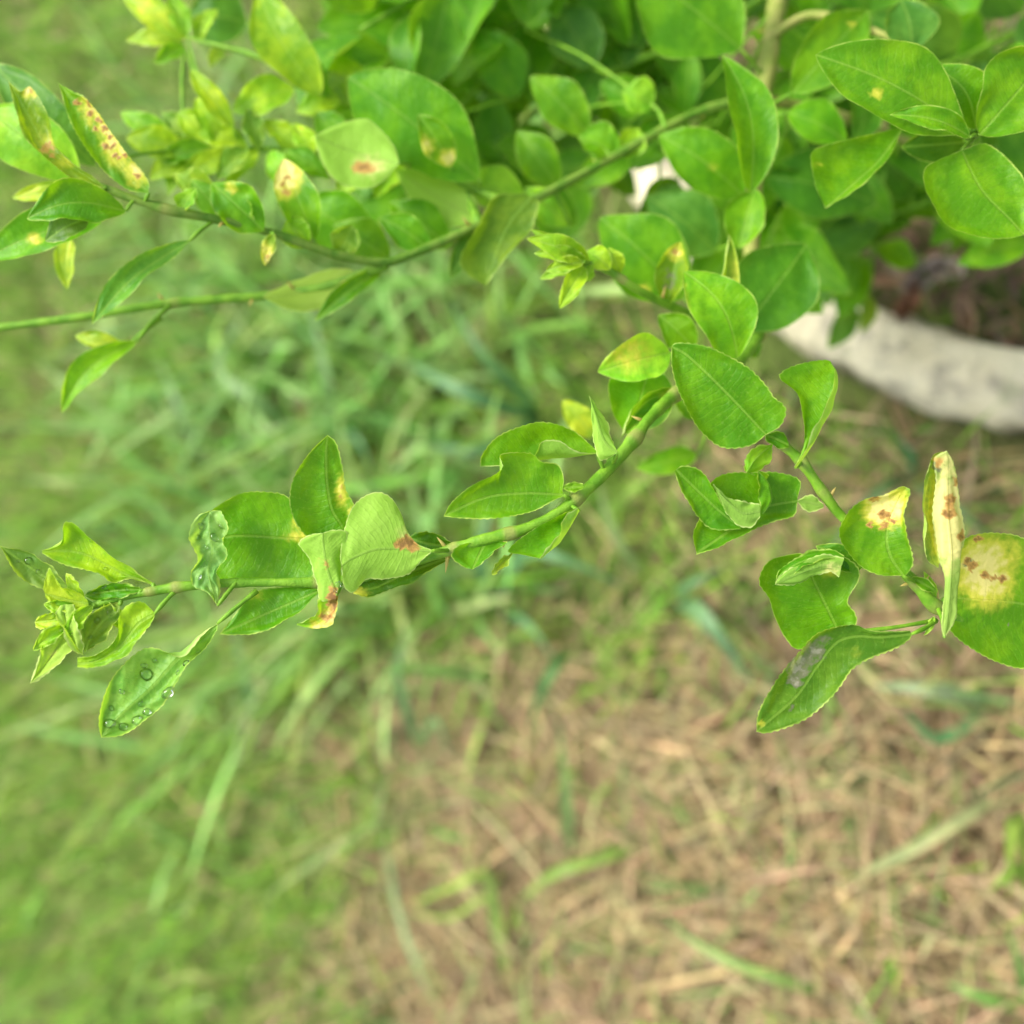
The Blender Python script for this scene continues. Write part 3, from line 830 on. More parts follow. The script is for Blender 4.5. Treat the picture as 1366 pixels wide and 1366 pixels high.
pleaf((984, 446), (1010, 478), 46, .47, DARK, roll=20)
pleaf((906, 512), (950, 470), 40, .43, GREEN)
pleaf((792, 582), (750, 534), 38, .46, (.34, .42, .04), fold=14, pet_to=(815, 620, .374))
pleaf((930, 606), (848, 626), 36, .50, MID, fold=14, pet_to=(985, 482, .44))
pleaf((925, 560), (900, 520), 26, .43, MID)
# rosette at the tip of the short shoot
for b, t, w, d in (((786, 352), (702, 318), 36, .408), ((784, 350), (712, 338), 26, .405), ((784, 354), (720, 372), 20, .411), ((780, 356), (746, 412), 30, .404), ((778, 350), (728, 362), 24, .401), ((790, 352), (780, 376), 18, .406), ((815, 360), (782, 335), 34, .412), ((826, 366), (812, 330), 26, .418), ((760, 346), (708, 306), 20, .41)):
    pleaf(b, t, w, d, (.25, .39, .02), fold=22, arch=.2, dt=rnd.uniform(-.008, .006), n=24, nc=6, wave=.0006)

# ---- top right group
pleaf((1288, 176), (1088, 73), 112, .392, MID, fold=10, shape=1.02, arch=.06, yel=[(1172, 122, 9, 6, .8)], n=44, nc=10, label='broad leaf with one small yellow fleck, upper right', side=-.02)
pleaf((1302, 172), (1240, 88), 66, .40, GREEN, fold=15, side=-.1)
pleaf((1294, 183), (1187, 153), 36, .386, MID, fold=28, side=-.03)
pleaf((1306, 180), (1402, 66), 104, .395, MID, fold=14, wave=.0013, brn=[(1304, 110, 5, 8, .5), (1290, 150, 5, 8, .5)], n=40, nc=9)
hero(.392, [(1283, 200), (1318, 191), (1350, 218), (1369, 250), (1374, 290), (1366, 313)], [(1283, 200), (1309, 252), (1347, 292), (1366, 313)], [(1283, 200), (1240, 219), (1233, 235), (1240, 266), (1268, 304), (1316, 318), (1350, 317), (1366, 313)], MID, zl=2, zr=4, zt=2, n=44, nc=10,
     label='rounded glossy leaf beside the right edge')
hero(.41, [(1203, 174), (1178, 221), (1140, 253), (1101, 278)], [(1203, 172), (1172, 214), (1136, 247), (1101, 278)], [(1200, 170), (1150, 182), (1100, 194), (1082, 206), (1087, 240), (1101, 278)], MID, zl=3, zr=2, zt=2, pet_to=(1296, 184, .412), n=40, nc=9, yel=[(1095, 218, 10, 4, .5)])
pleaf((1286, 190), (1202, 196), 50, .42, DARK, fold=12, roll=20)
pleaf((1217, 68), (1202, 0), 74, .455, BLUE, fold=10)
pleaf((1057, 124), (1158, 14), 76, .47, MID, fold=16, yel=[(1088, 8, 16, 14, .9), (1136, 32, 6, 5, .6)], label='leaf with a yellow blotch at the top edge')
pleaf((1001, 258), (964, 74), 72, .435, GREEN, fold=22, roll=-12, side=-.05, petiole=False)
pleaf((988, 66), (850, -40), 150, .48, GREEN, fold=6, shape=1.0, arch=.05)
pleaf((1050, 150), (1130, 190), 60, .475, GREEN, fold=16)
pleaf((1022, 236), (1170, 272), 92, .53, DARK, fold=8)
pleaf((1082, 322), (1178, 288), 76, .58, BLUE, fold=8)
pleaf((985, 332), (1008, 252), 60, .455, MID, fold=24, roll=20, petiole=False)
pleaf((992, 262), (878, 180), 84, .47, GREEN, fold=14, yel=[(950, 222, 8, 6, .5)])
pleaf((872, 140), (830, 122), 54, .492, PALE, fold=16)
pleaf((784, 180), (707, 102), 62, .49, MID, fold=10)
pleaf((772, 182), (826, 214), 60, .485, MID, fold=30, roll=15)
pleaf((835, 210), (850, 170), 40, .486, YOUNG, fold=14)
pleaf((640, 240), (464, 102), 122, .465, GREEN, fold=10, shape=1.0, arch=.08, n=36)
pleaf((532, 218), (420, 182), 96, .44, PALE, fold=10, under=True, shape=1.0, brn=[(486, 224, 16, 8, .95)], yel=[(494, 222, 26, 18, .6)], label='upturned pale leaf with a brown spot, upper middle', n=36)
pleaf((602, 222), (558, 152), 46, .46, MID, fold=20, yel=[(566, 196, 12, 14, .95), (598, 212, 12, 12, .95)], dt=-.01)
hero(.448, [(720, 268), (706, 310), (672, 346), (648, 381)], [(710, 262), (680, 296), (660, 340), (648, 381)], [(700, 258), (660, 262), (638, 300), (614, 345), (625, 366), (648, 381)], (.12, .25, .015), zl=4, zr=4, zt=2, n=36, nc=8)
pleaf((640, 292), (528, 226), 66, .462, PALE, fold=14, under=True)
pleaf((700, 268), (610, 240), 60, .48, PALE, fold=10)
pleaf((690, 130), (640, 40), 70, .54, GREEN, fold=12)
pleaf((600, 110), (560, 20), 60, .57, GREEN)
pleaf((790, 90), (740, 10), 76, .54, BLUE, fold=8)
pleaf((500, 330), (400, 268), 80, .46, GREEN, fold=12)
pleaf((600, 330), (520, 270), 60, .47, GREEN)
pleaf((520, 345), (445, 300), 60, .455, MID)
pleaf((1370, 320), (1276, 352), 50, .55, MID, fold=16)
pleaf((1140, 408), (1104, 466), 36, .64, BLUE)
pleaf((1160, 395), (1150, 445), 24, .64, (.2, .33, .02))
pleaf((1168, 330), (1222, 355), 40, .63, MID)
pleaf((1164, 350), (1100, 380), 44, .63, BLUE)
pleaf((1190, 260), (1250, 290), 44, .6, MID)

for b, t, w, d, c in (((905, 165), (840, 225), 60, .50, GREEN), ((850, 195), (770, 250), 56, .505, MID), ((760, 150), (800, 90), 50, .55, DARK), ((870, 150), (800, 110), 54, .53, GREEN),
                      ((745, 250), (690, 175), 56, .50, MID), ((720, 262), (770, 300), 50, .50, GREEN), ((880, 250), (905, 300), 56, .52, BLUE), ((700, 40), (770, -20), 70, .55, GREEN), ((830, 30), (790, 100), 56, .56, DARK),
                      ((660, 296), (600, 372), 40, .46, DARK), ((575, 335), (505, 290), 46, .45, GREEN), ((760, 300), (700, 250), 44, .48, PALE), ((905, 240), (850, 300), 50, .53, DARK), ((830, 120), (800, 185), 50, .60, MID), ((880, 190), (815, 200), 46, .60, GREEN), ((800, 215), (850, 262), 40, .62, DARK), ((960, 330), (925, 385), 50, .56, GREEN),
                      ((980, 270), (920, 320), 54, .57, DARK), ((1120, 330), (1070, 420), 56, .60, BLUE), ((1150, 350), (1120, 425), 50, .62, GREEN), ((1090, 330), (1140, 395), 50, .61, MID), ((780, 60), (740, 130), 50, .60, GREEN), ((730, 60), (700, 120), 46, .62, DARK), ((870, 60), (810, 100), 50, .6, MID), ((950, 180), (900, 235), 50, .56, GREEN)):
    pleaf(b, t, w, d, c, fold=rnd.uniform(8, 22), roll=rnd.uniform(-20, 20))

# ---- upper left branch
hero(.402, [(199, 258), (167, 251), (126, 213), (95, 165), (78, 111)], [(199, 257), (165, 225), (125, 165), (78, 111)], [(198, 254), (197, 240), (172, 210), (146, 172), (117, 132), (97, 122), (78, 111)], MID,
     [(160, 185, 22, 34, .9), (125, 140, 18, 24, .85), (182, 225, 16, 22, .85), (145, 165, 18, 22, .9)], [(120, 150, 4), (130, 160, 4), (138, 172, 4), (144, 182, 3.5), (150, 195, 4), (155, 208, 4), (128, 172, 3.5), (182, 234, 4), (118, 138, 4), (102, 137, 4), (140, 195, 4), (165, 208, 3)],
     zl=2, zr=3, zt=4, n=90, nc=20, label='diseased leaf speckled brown and yellow down its right half')
hero(.40, [(140, 252), (101, 238), (76, 225), (38, 190), (23, 152), (11, 108)], [(140, 250), (95, 222), (60, 195), (36, 152), (11, 108)], [(138, 247), (95, 216), (72, 188), (64, 152), (40, 116), (26, 122), (11, 108)], OLIVE,
     [(38, 120, 10, 10, .9), (62, 190, 16, 14, .5), (90, 215, 24, 10, .4)], [(62, 196, 8, 6, .8), (40, 122, 4, 4, .7), (70, 206, 5, 4, .6)], zl=4, zr=3, zt=4, n=60, nc=14, label='olive leaf with an orange tip, upper left')
pleaf((106, 236), (-18, 146), 84, .425, PALE, fold=12, n=36)
pleaf((128, 222), (-10, 84), 62, .44, BLUE, fold=10)
pleaf((168, 282), (36, 292), 62, .402, GREEN, fold=26, arch=.16, dt=-.008, side=-.08, n=40, wave=.0009)
pleaf((120, 290), (60, 322), 40, .396, (.1, .22, .04), fold=20)
pleaf((140, 290), (-24, 348), 62, .41, GREEN, fold=24, yel=[(45, 318, 10, 8, .7)])
pleaf((124, 258), (16, 264), 30, .425, (.36, .46, .04), fold=20)
pleaf((92, 316), (90, 386), 30, .435, (.38, .46, .06), fold=16, pet_to=(128, 262, .405))
hero(.412, [(252, 323), (222, 352), (190, 374), (160, 404), (122, 433)], [(252, 322), (212, 346), (165, 382), (122, 433)], [(250, 320), (228, 324), (183, 341), (147, 371), (130, 400), (122, 433)], (.10, .32, .03), zl=3, zr=2, zt=2, n=36, nc=8, pet_to=(282, 296, .414))
pleaf((182, 456), (82, 551), 40, .44, MID, fold=26, side=-.08, pet_to=(230, 404, .455))
pleaf((168, 464), (100, 448), 26, .445, (.32, .42, .05), pet_to=(215, 425, .45))
pleaf((352, 308), (282, 244), 62, .42, MID, fold=16, wave=.0012, yel=[(308, 250, 8, 8, .7)], n=36)
pleaf((420, 320), (378, 212), 58, .435, MID, fold=20, yel=[(380, 232, 20, 28, 1.1)], brn=[(382, 255, 7, 5, .7), (376, 245, 3), (384, 235, 3)], label='leaf with a bright yellow spotted tip, upper left')
pleaf((365, 312), (353, 354), 20, .418, OLIVE, yel=[(354, 340, 10, 16, .95)], brn=[(356, 342, 3, 3, .8)])
pleaf((472, 362), (350, 396), 60, .448, (.24, .33, .03), fold=14, roll=-20, under=True)
pleaf((512, 358), (420, 428), 30, .448, GREEN, fold=30)
pleaf((290, 262), (232, 232), 40, .435, (.28, .40, .03))
pleaf((300, 290), (255, 240), 36, .43, PALE)
pleaf((312, 170), (254, 93), 32, .462, (.34, .45, .015), fold=24, pet_to=(320, 198, .472))
pleaf((392, 118), (310, 150), 52, .47, (.24, .38, .015), fold=14)
pleaf((428, 128), (344, -14), 70, .475, (.24, .38, .02), fold=18, side=.06)
pleaf((425, 120), (392, 20), 50, .48, YOUNG, fold=24, roll=30)
pleaf((250, 52), (165, -4), 40, .49, (.40, .48, .05), pet_to=(300, 195, .47))
pleaf((244, 56), (168, 54), 26, .492, (.38, .47, .06), pet_to=(300, 195, .47))
pleaf((248, 202), (168, 184), 44, .466, (.30, .43, .012), fold=14)
pleaf((300, 196), (236, 150), 44, .47, (.26, .40, .015))
pleaf((330, 196), (262, 172), 36, .468, YOUNG)
pleaf((262, 204), (200, 240), 36, .468, (.28, .41, .03))
pleaf((320, 200), (236, 246), 34, .466, YOUNG)
pleaf((345, 200), (300, 250), 30, .468, YOUNG)
pleaf((240, 196), (160, 150), 34, .475, PALE)
pleaf((330, 30), (250, 22), 84, .53, DARK, fold=8)
pleaf((300, 60), (280, 90), 20, .5, (.34, .44, .05))
pleaf((470, 205), (420, 150), 46, .478, MID)
pleaf((420, 205), (360, 240), 40, .474, MID)
pleaf((560, 180), (500, 90), 50, .5, MID)
pleaf((490, 142), (440, 70), 44, .5, YOUNG)
pleaf((470, 138), (430, 190), 44, .495, MID)

# more young leaflets round the tips
for b, t, w, d in (((124, 808), (86, 850), 24, .358), ((140, 800), (172, 842), 20, .3595), ((104, 812), (58, 806), 22, .3575), ((112, 800), (88, 764), 20, .358), ((92, 832), (44, 868), 22, .359)):
    pleaf(b, t, w, d, rnd.choice([(.28, .46, .02), (.34, .48, .03), (.24, .43, .03)]), fold=rnd.uniform(10, 26), arch=rnd.uniform(.08, .25), twist=rnd.uniform(-50, 50), dt=rnd.uniform(-.006, .006), n=24, nc=6, wave=.0008)
for b, t, w, d in (((300, 196), (262, 130), 34, .468), ((282, 198), (210, 215), 36, .466), ((262, 198), (190, 205), 30, .47), ((345, 200), (330, 145), 30, .467), ((360, 202), (392, 250), 34, .468), ((400, 204), (352, 160), 36, .47),
                   ((420, 205), (390, 165), 30, .468), ((330, 198), (290, 240), 34, .463), ((280, 196), (215, 150), 34, .473), ((250, 200), (225, 262), 30, .468), ((440, 130), (400, 70), 40, .482), ((470, 140), (440, 95), 36, .488),
                   ((500, 150), (520, 100), 36, .492), ((455, 130), (395, 150), 36, .486), ((500, 216), (450, 262), 44, .47), ((540, 222), (500, 265), 44, .47), ((470, 212), (492, 165), 36, .474), ((380, 202), (440, 240), 34, .465),
                   ((250, 50), (228, -8), 30, .488), ((246, 60), (205, 84), 24, .49), ((262, 56), (290, 12), 30, .492), ((410, 330), (385, 290), 44, .432), ((450, 342), (470, 300), 40, .438), ((330, 305), (322, 262), 40, .42), ((240, 284), (262, 250), 30, .41)):
    pleaf(b, t, w, d, rnd.choice([(.26, .42, .02), (.32, .47, .03), (.2, .38, .03), YOUNG, PALE, MID]), fold=rnd.uniform(8, 30), arch=rnd.uniform(.06, .2), roll=rnd.uniform(-20, 20), n=20, nc=6, wave=.0008)

# ---- deeper foliage on twigs of its own
POLY = [(430, -70), (1430, -70), (1430, 320), (1300, 330), (1180, 330), (1080, 400), (930, 400), (840, 300), (700, 290), (560, 300), (470, 240), (430, 120)]
GAPS = [(840, 258, 44), (800, 160, 30), (738, 45, 30), (712, 160, 24), (1230, 390, 80), (900, 225, 24), (990, 60, 30), (1010, 150, 10)]


def inside(x, y):
    c = False
    for (x0, y0), (x1, y1) in zip(POLY, POLY[1:] + POLY[:1]):
        if (y0 > y) != (y1 > y) and x < (x1 - x0) * (y - y0) / (y1 - y0) + x0:
            c = not c
    return c


starts = [(1120, -90, .60, 620, 60), (1180, -60, .64, 700, 220), (1250, 60, .62, 860, 300), (1320, 120, .64, 960, 340), (1400, 20, .58, 1080, 120), (1400, 180, .60, 1150, 300), (900, -90, .58, 520, 60),
          (820, -90, .62, 470, 130), (760, -80, .55, 480, 40), (1020, 0, .56, 720, 120), (1060, 90, .60, 760, 230), (980, -60, .66, 560, 200), (1300, -70, .56, 1120, 60), (1420, 260, .58, 1240, 240), (1150, 180, .58, 1000, 380), (700, -60, .60, 450, 90),
          (640, -70, .57, 430, 170), (780, 20, .59, 520, 250), (860, 60, .61, 600, 280), (1000, -80, .64, 640, 30), (1120, 60, .66, 820, 200), (1240, -40, .66, 960, 160), (1330, 40, .66, 1120, 220), (1400, 120, .64, 1200, 300), (700, 60, .62, 480, 230), (930, 120, .63, 700, 280), (1180, 150, .66, 1040, 340), (1280, 200, .62, 1160, 330)]
joined = []
for sx, sy, sdp, ex, ey in starts:
    mx_, my_ = (sx + ex) / 2 + rnd.uniform(-30, 30), (sy + ey) / 2 + rnd.uniform(-40, 40)
    ed = sdp + rnd.uniform(-.05, .02)
    o, p = branch('twig', [(sx, sy, sdp), (mx_, my_, (sdp + ed) / 2 - .015), (ex, ey, ed)], .0022, .0010, seg=10)
    k = max(7, int(math.hypot(sx - ex, sy - ey) / 26))
    for i in range(k):
        q = p[int((i + .6) / k * (len(p) - 1))]
        tan = p[-1] - p[0]
        tan /= np.linalg.norm(tan)
        for _try in range(5):
            sgn = 1 if (i + _try) % 2 else -1
            sidev = np.cross(FW, tan) * sgn + np.array([nr.normal(0, .3), nr.normal(0, .3), nr.normal(.1, .3)])
            dr = tan * rnd.uniform(.3, .9) + sidev * rnd.uniform(.4, 1.0)
            dr /= np.linalg.norm(dr)
            Ln = rnd.uniform(.032, .060)
            B = q + dr * .008
            T_ = B + dr * Ln
            cx, cy, _ = pix(.5 * (B + T_))
            if inside(cx, cy) and not any(math.hypot(cx - a, cy - b) < c + 22 for a, b, c in GAPS):
                _seed[0] += 1
                JOIN = joined if len(LEAVES) >= 300 else None
                up = np.array([nr.normal(0, .45), nr.normal(0, .35) - .1, 1.0])
                vw = FW * .6 - up / np.linalg.norm(up) * .8
                vw /= np.linalg.norm(vw)
                wleaf(B, T_, Ln * rnd.uniform(.5, .68), vw, rnd.choice([GREEN, GREEN, DARK, BLUE, MID, MID, PALE]), roll=rnd.uniform(-25, 25), fold=rnd.uniform(6, 24), arch=rnd.uniform(.04, .16), n=16, nc=5, wave=.0006)
                break
JOIN = None
if joined:
    offs = np.cumsum([0] + [len(q[0]) for q in joined])
    fo_ = mesh_obj('foliage', np.vstack([q[0] for q in joined]), np.vstack([q[1] + k for q, k in zip(joined, offs)]), M_LEAF, shrub, RING,
                   {k: np.concatenate([q[2][k] for q in joined]) for k in joined[0][2]}, (.09, .30, .008))
    fo_['kind'] = 'stuff'
    print('joined', len(joined))
print('leaves', len(LEAVES))

# ------------------------------------------------------------------ ground
gx = np.unique(np.concatenate([-np.geomspace(.9, 60, 26), np.linspace(-.9, .9, 91), np.geomspace(.9, 60, 26)]))
gy = gx + .45


def dryness(x, y):
    def sm(a, b, v):
        t = np.clip((v - a) / (b - a), 0, 1)
        return t * t * (3 - 2 * t)
    wob = 40 * np.sin(x * .013 + y * .021) + 30 * np.sin(x * .031 - y * .017)
    a = sm(330, 620, x + wob * 1.2) * sm(800, 960, y + wob + .12 * (x - 600))
    b = sm(800, 930, x + wob * .5) * sm(470, 600, y + wob * .4)
    return np.clip(np.maximum(a, b * (.48 + .52 * sm(800, 980, y))), 0, 1)


def dry_at(p):
    x, y, d = pix(p)
    v = dryness(x, y)
    return np.where(d > .2, v, .3)


X, Y = np.meshgrid(gx, gy, indexing='ij')
Z = .010 * np.sin(X * 9 + 1) * np.sin(Y * 7) + .006 * np.sin(X * 21 + Y * 13) - .012
GV = np.stack([X, Y, Z], -1).reshape(-1, 3)
n1 = len(gx)
i, j = np.meshgrid(np.arange(n1 - 1), np.arange(n1 - 1), indexing='ij')
a = (i * n1 + j).ravel()
gr = mesh_obj('ground', GV, np.stack([a, a + n1, a + n1 + 1, a + 1], 1), M_SOIL, attrs={'turf': 1 - dry_at(GV)})
gr['kind'] = 'structure'


def blades(base, az, length, width, lean, droop, tone, seg=4, roll=None):
    """many curved strips at once; az: heading, lean: angle from vertical at the base, droop: extra bend to the tip"""
    n = len(base)
    k = seg + 1
    t = np.linspace(0, 1, k)
    ang = lean[:, None] + droop[:, None] * t[None]
    st = length[:, None] / seg
    dz = np.cos(ang) * st
    dh = np.sin(ang) * st
    z = np.concatenate([np.zeros((n, 1)), np.cumsum(dz[:, :-1], 1)], 1)
    h = np.concatenate([np.zeros((n, 1)), np.cumsum(dh[:, :-1], 1)], 1)
    c = np.stack([base[:, :1] + np.cos(az)[:, None] * h, base[:, 1:2] + np.sin(az)[:, None] * h, base[:, 2:] + z], -1)
    c[..., 2] = np.maximum(c[..., 2], .001 + .004 * nr.rand(n, 1))
    ro = nr.uniform(-.6, .6, n) if roll is None else roll
    s = np.stack([-np.sin(az) * np.cos(ro), np.cos(az) * np.cos(ro), np.sin(ro)], -1)
    wp = width[:, None] * .5 * np.clip(np.minimum(1.0, (1.04 - t) * 2.2), .04, 1)[None] * np.clip(.6 + t * 3, 0, 1)[None]
    V = np.stack([c - s[:, None] * wp[..., None], c + s[:, None] * wp[..., None]], 2).reshape(-1, 3)
    q = (np.arange(n)[:, None] * (2 * k) + np.arange(seg)[None] * 2).ravel()
    Fq = np.stack([q, q + 1, q + 3, q + 2], 1)
    return V, Fq, np.repeat(tone, 2 * k, 0)


def in_ring(p, r):
    return np.hypot(p[:, 0] - RING[0], p[:, 1] - RING[1]) < r


def scatter(n, x0, x1, y0, y1):
    return np.stack([nr.uniform(x0, x1, n), nr.uniform(y0, y1, n), np.full(n, -.012)], -1)


def tones(n, cols, jit=.18):
    c = np.array(cols)[nr.randint(0, len(cols), n)]
    return c * (1 + nr.normal(0, jit, (n, 1))) * (1 + nr.normal(0, .06, (n, 3)))


def not_kerb(p):
    d = np.hypot(p[:, 0] - RING[0], p[:, 1] - RING[1])
    return np.abs(d - RING_R) > .042


# short turf, everywhere the ground is not dry
b = scatter(95000, -1.15, 1.15, -.45, 1.75)
dr = dry_at(b)
cl = np.sin(b[:, 0] * 31 + 3 * np.sin(b[:, 1] * 17)) * np.sin(b[:, 1] * 27 + 2 * np.sin(b[:, 0] * 23 + 1)) + .6 * np.sin(b[:, 0] * 71 + b[:, 1] * 53)
b = b[(nr.rand(len(b)) < .62 + .55 * cl) & (nr.rand(len(b)) > dr * .93) & not_kerb(b) & (~in_ring(b, RING_R) | (nr.rand(len(b)) < .25))]
n = len(b)
V, Fq, tn = blades(b, nr.uniform(0, 2 * math.pi, n), nr.uniform(.03, .085, n) * np.where(nr.rand(n) < .08, 1.7, 1.0), nr.uniform(.0015, .0036, n) * np.where(nr.rand(n) < .1, 1.8, 1.0), nr.uniform(.05, .7, n), nr.uniform(.1, 1.1, n),
                   tones(n, [(.22, .43, .035), (.26, .46, .04), (.18, .39, .045), (.32, .44, .08), (.36, .38, .13), (.16, .37, .035)]), 3)
tf = mesh_obj('turf_grass', V, Fq, M_GRASS, attrs={'tone': tn})
tf['kind'] = 'stuff'
# longer bluish blades in the middle
b = scatter(15000, -.75, .75, .1, 1.05)
x, y, d = pix(b)
w = np.exp(-(((x - 470) / 230) ** 2 + ((y - 540) / 330) ** 2)) - .01
w *= (1 - .75 * dryness(x, y))
b = b[(nr.rand(len(b)) < w * .38) & not_kerb(b) & ~in_ring(b, RING_R + .03)]
n = len(b)
V, Fq, tn = blades(b, nr.uniform(0, 2 * math.pi, n), nr.uniform(.09, .21, n), nr.uniform(.0035, .0105, n), nr.uniform(.3, 1.0, n), nr.uniform(.15, .9, n),
                   tones(n, [(.20, .42, .09), (.25, .46, .12), (.18, .38, .06), (.29, .44, .09), (.33, .46, .16)], .15), 5)
lg = mesh_obj('long_grass', V, Fq, M_GRASS, attrs={'tone': tn})
lg['kind'] = 'stuff'
# dry clippings
b = scatter(85000, -1.1, 1.1, -.35, 1.5)
dr = dry_at(b)
x, y, d = pix(b)
cl = np.sin(b[:, 0] * 37 + 3 * np.sin(b[:, 1] * 21)) * np.sin(b[:, 1] * 33 + 2 * np.sin(b[:, 0] * 29 + 1)) + .5 * np.sin(b[:, 0] * 83 + b[:, 1] * 61)
b = b[(nr.rand(len(b)) < .7 + .6 * cl) & (nr.rand(len(b)) < dr * .95 + .06 + .22 * np.exp(-(((x - 420) / 260) ** 2 + ((y - 520) / 260) ** 2))) & not_kerb(b)]
n = len(b)
b[:, 2] = nr.uniform(-.008, .016, n)
big = nr.rand(n) < .05
V, Fq, tn = blades(b, nr.uniform(0, 2 * math.pi, n), nr.uniform(.02, .085, n) * np.where(big, 1.5, 1), nr.uniform(.0009, .0030, n) * np.where(big, 2.0, 1), nr.uniform(1.2, 1.75, n), nr.uniform(-.4, .4, n),
                   tones(n, [(.39, .295, .145), (.34, .25, .12), (.48, .38, .20), (.27, .185, .09), (.36, .25, .145), (.22, .155, .08), (.40, .35, .155)], .16), 3)
V[:, 2] = np.maximum(V[:, 2], -.008)
ds = mesh_obj('dry_grass', V, Fq, M_STRAW, attrs={'tone': tn})
ds['kind'] = 'stuff'
# scattered green blades coming through the dry part
b = scatter(6000, -.9, .7, -.3, .9)
dr = dry_at(b)
b = b[(nr.rand(len(b)) < .36 * dr) & not_kerb(b) & ~in_ring(b, RING_R)]
n = len(b)
V, Fq, tn = blades(b, nr.uniform(0, 2 * math.pi, n), nr.uniform(.04, .12, n), nr.uniform(.002, .005, n), nr.uniform(.5, 1.3, n), nr.uniform(.2, .9, n),
                   tones(n, [(.14, .26, .05), (.17, .27, .06), (.11, .22, .06), (.26, .32, .10)]), 4)
sg = mesh_obj('sparse_grass', V, Fq, M_GRASS, attrs={'tone': tn})
sg['kind'] = 'stuff'
# bark mulch and litter inside the ring
b = scatter(9000, RING[0] - RING_R, RING[0] + RING_R, RING[1] - RING_R, RING[1] + RING_R)
b = b[in_ring(b, RING_R - .045)]
n = len(b)
b[:, 2] = nr.uniform(-.004, .016, n)
V, Fq, tn = blades(b, nr.uniform(0, 2 * math.pi, n), nr.uniform(.012, .045, n), nr.uniform(.002, .009, n), nr.uniform(1.2, 1.8, n), nr.uniform(-.3, .3, n),
                   tones(n, [(.13, .08, .045), (.18, .11, .06), (.10, .065, .04), (.26, .17, .10), (.20, .14, .09)], .2), 2)
V[:, 2] = np.maximum(V[:, 2], -.006)
mu = mesh_obj('mulch', V, Fq, M_STRAW, attrs={'tone': tn})
mu['kind'] = 'stuff'

# ------------------------------------------------------------------ the limewashed ring
nk, ang = 220, np.linspace(0, 2 * math.pi, 220, endpoint=False)
RING_R -= .012
prof = [(-.028, -.02), (-.027, .020), (-.022, .036), (-.009, .042), (.009, .043), (.022, .037), (.027, .020), (.029, -.02)]
V = []
for k, t in enumerate(ang):
    for m, (r, z) in enumerate(prof):
        rr = RING_R + r * (1 + .10 * math.sin(t * 7 + m) + .06 * math.sin(t * 23 + 2 * m)) + .004 * math.sin(t * 5) + nr.normal(0, .0020)
        V.append((RING[0] + rr * math.cos(t), RING[1] + rr * math.sin(t), z + (.004 * math.sin(t * 9 + 1) + .002 * math.sin(t * 31) + nr.normal(0, .0010)) * (z > 0)))
Fk = []
np_ = len(prof)
for k in range(nk):
    for m in range(np_):
        k2, m2 = (k + 1) % nk, (m + 1) % np_
        Fk.append((k * np_ + m, k * np_ + m2, k2 * np_ + m2, k2 * np_ + m))
kerb = mesh_obj('ring_kerb', V, Fk, M_KERB, origin=RING)
kerb['label'], kerb['category'] = 'rough whitewashed concrete ring edging on the ground around the shrub', 'kerb'


# ------------------------------------------------------------------ grass plants one can tell apart
def tuft(label, root, blds, group='grass plants standing out from the lawn'):
    """root: pixel on the ground; blds: list of (pixel points with height m, width m, colour)"""
    r = gnd(*root, -.004)
    e = empty('grass_plant', r, label, 'grass plant', group)
    for pts, w, col in blds:
        q = np.array([gnd(x, y, z) for x, y, z in pts])
        q[0] = q[0] * .5 + r * .5 if np.linalg.norm(q[0] - r) < .03 else q[0]
        c = catmull(np.vstack([r[None], q]), 18)
        T = np.gradient(c, axis=0)
        T /= np.linalg.norm(T, axis=1)[:, None]
        s = np.cross(T, -FW + np.array([.2, .1, .4]))
        s /= np.linalg.norm(s, axis=1)[:, None] + 1e-9
        t = np.linspace(0, 1, 18)
        ww = w * .5 * np.clip(np.minimum(.5 + t * 4, (1.02 - t) * 2.0), 0.03, 1)
        nn = np.cross(s, T)
        V = np.stack([c - s * ww[:, None] + nn * ww[:, None] * .35, c, c + s * ww[:, None] + nn * ww[:, None] * .35], 1).reshape(-1, 3)
        Fq = []
        for k in range(17):
            for m in range(2):
                a_ = k * 3 + m
                Fq.append((a_, a_ + 1, a_ + 4, a_ + 3))
        mesh_obj('blade', V, np.array(Fq), M_GRASS, e, r, {'tone': np.tile(np.array(col) * rnd.uniform(.9, 1.1), (len(V), 1))})
    return e


LIME, TEAL, STRAWY, LEAFG = (.24, .36, .05), (.10, .24, .09), (.40, .40, .20), (.15, .29, .06)
tuft('long pale half-dry grass blade slanting over the straw, lower right', (1340, 1055), [([(1270, 1100, .03), (1200, 1140, .035), (1108, 1185, .01)], .0095, (.34, .38, .16))])
tuft('curved green grass stem lying along the bottom edge of the straw', (1110, 1330), [([(1060, 1312, .02), (980, 1285, .03), (910, 1245, .02), (872, 1200, .01)], .0085, (.20, .32, .07))])
tuft('small bright yellow-green grass sprig with a dry stalk in the straw', (682, 1320), [([(660, 1240, .02), (650, 1170, .04), (640, 1130, .05)], .007, (.20, .32, .07)), ([(655, 1200, .03), (600, 1225, .035), (535, 1215, .02)], .006, LIME), ([(650, 1170, .03), (610, 1180, .04), (530, 1215, .01)], .008, LIME)])
tuft('bright green grass blade arching to the left above the straw', (860, 1125), [([(800, 1145, .03), (740, 1165, .045), (688, 1205, .02)], .010, (.22, .35, .06))])
tuft('upright dull green grass blade between straw and long grass', (760, 1140), [([(756, 1080, .03), (752, 1020, .05), (745, 960, .05)], .010, (.16, .28, .08))])
tuft('dark green drooping blade above the straw in the middle', (760, 860), [([(740, 890, .05), (718, 930, .04), (702, 985, .02)], .010, (.06, .17, .04))])
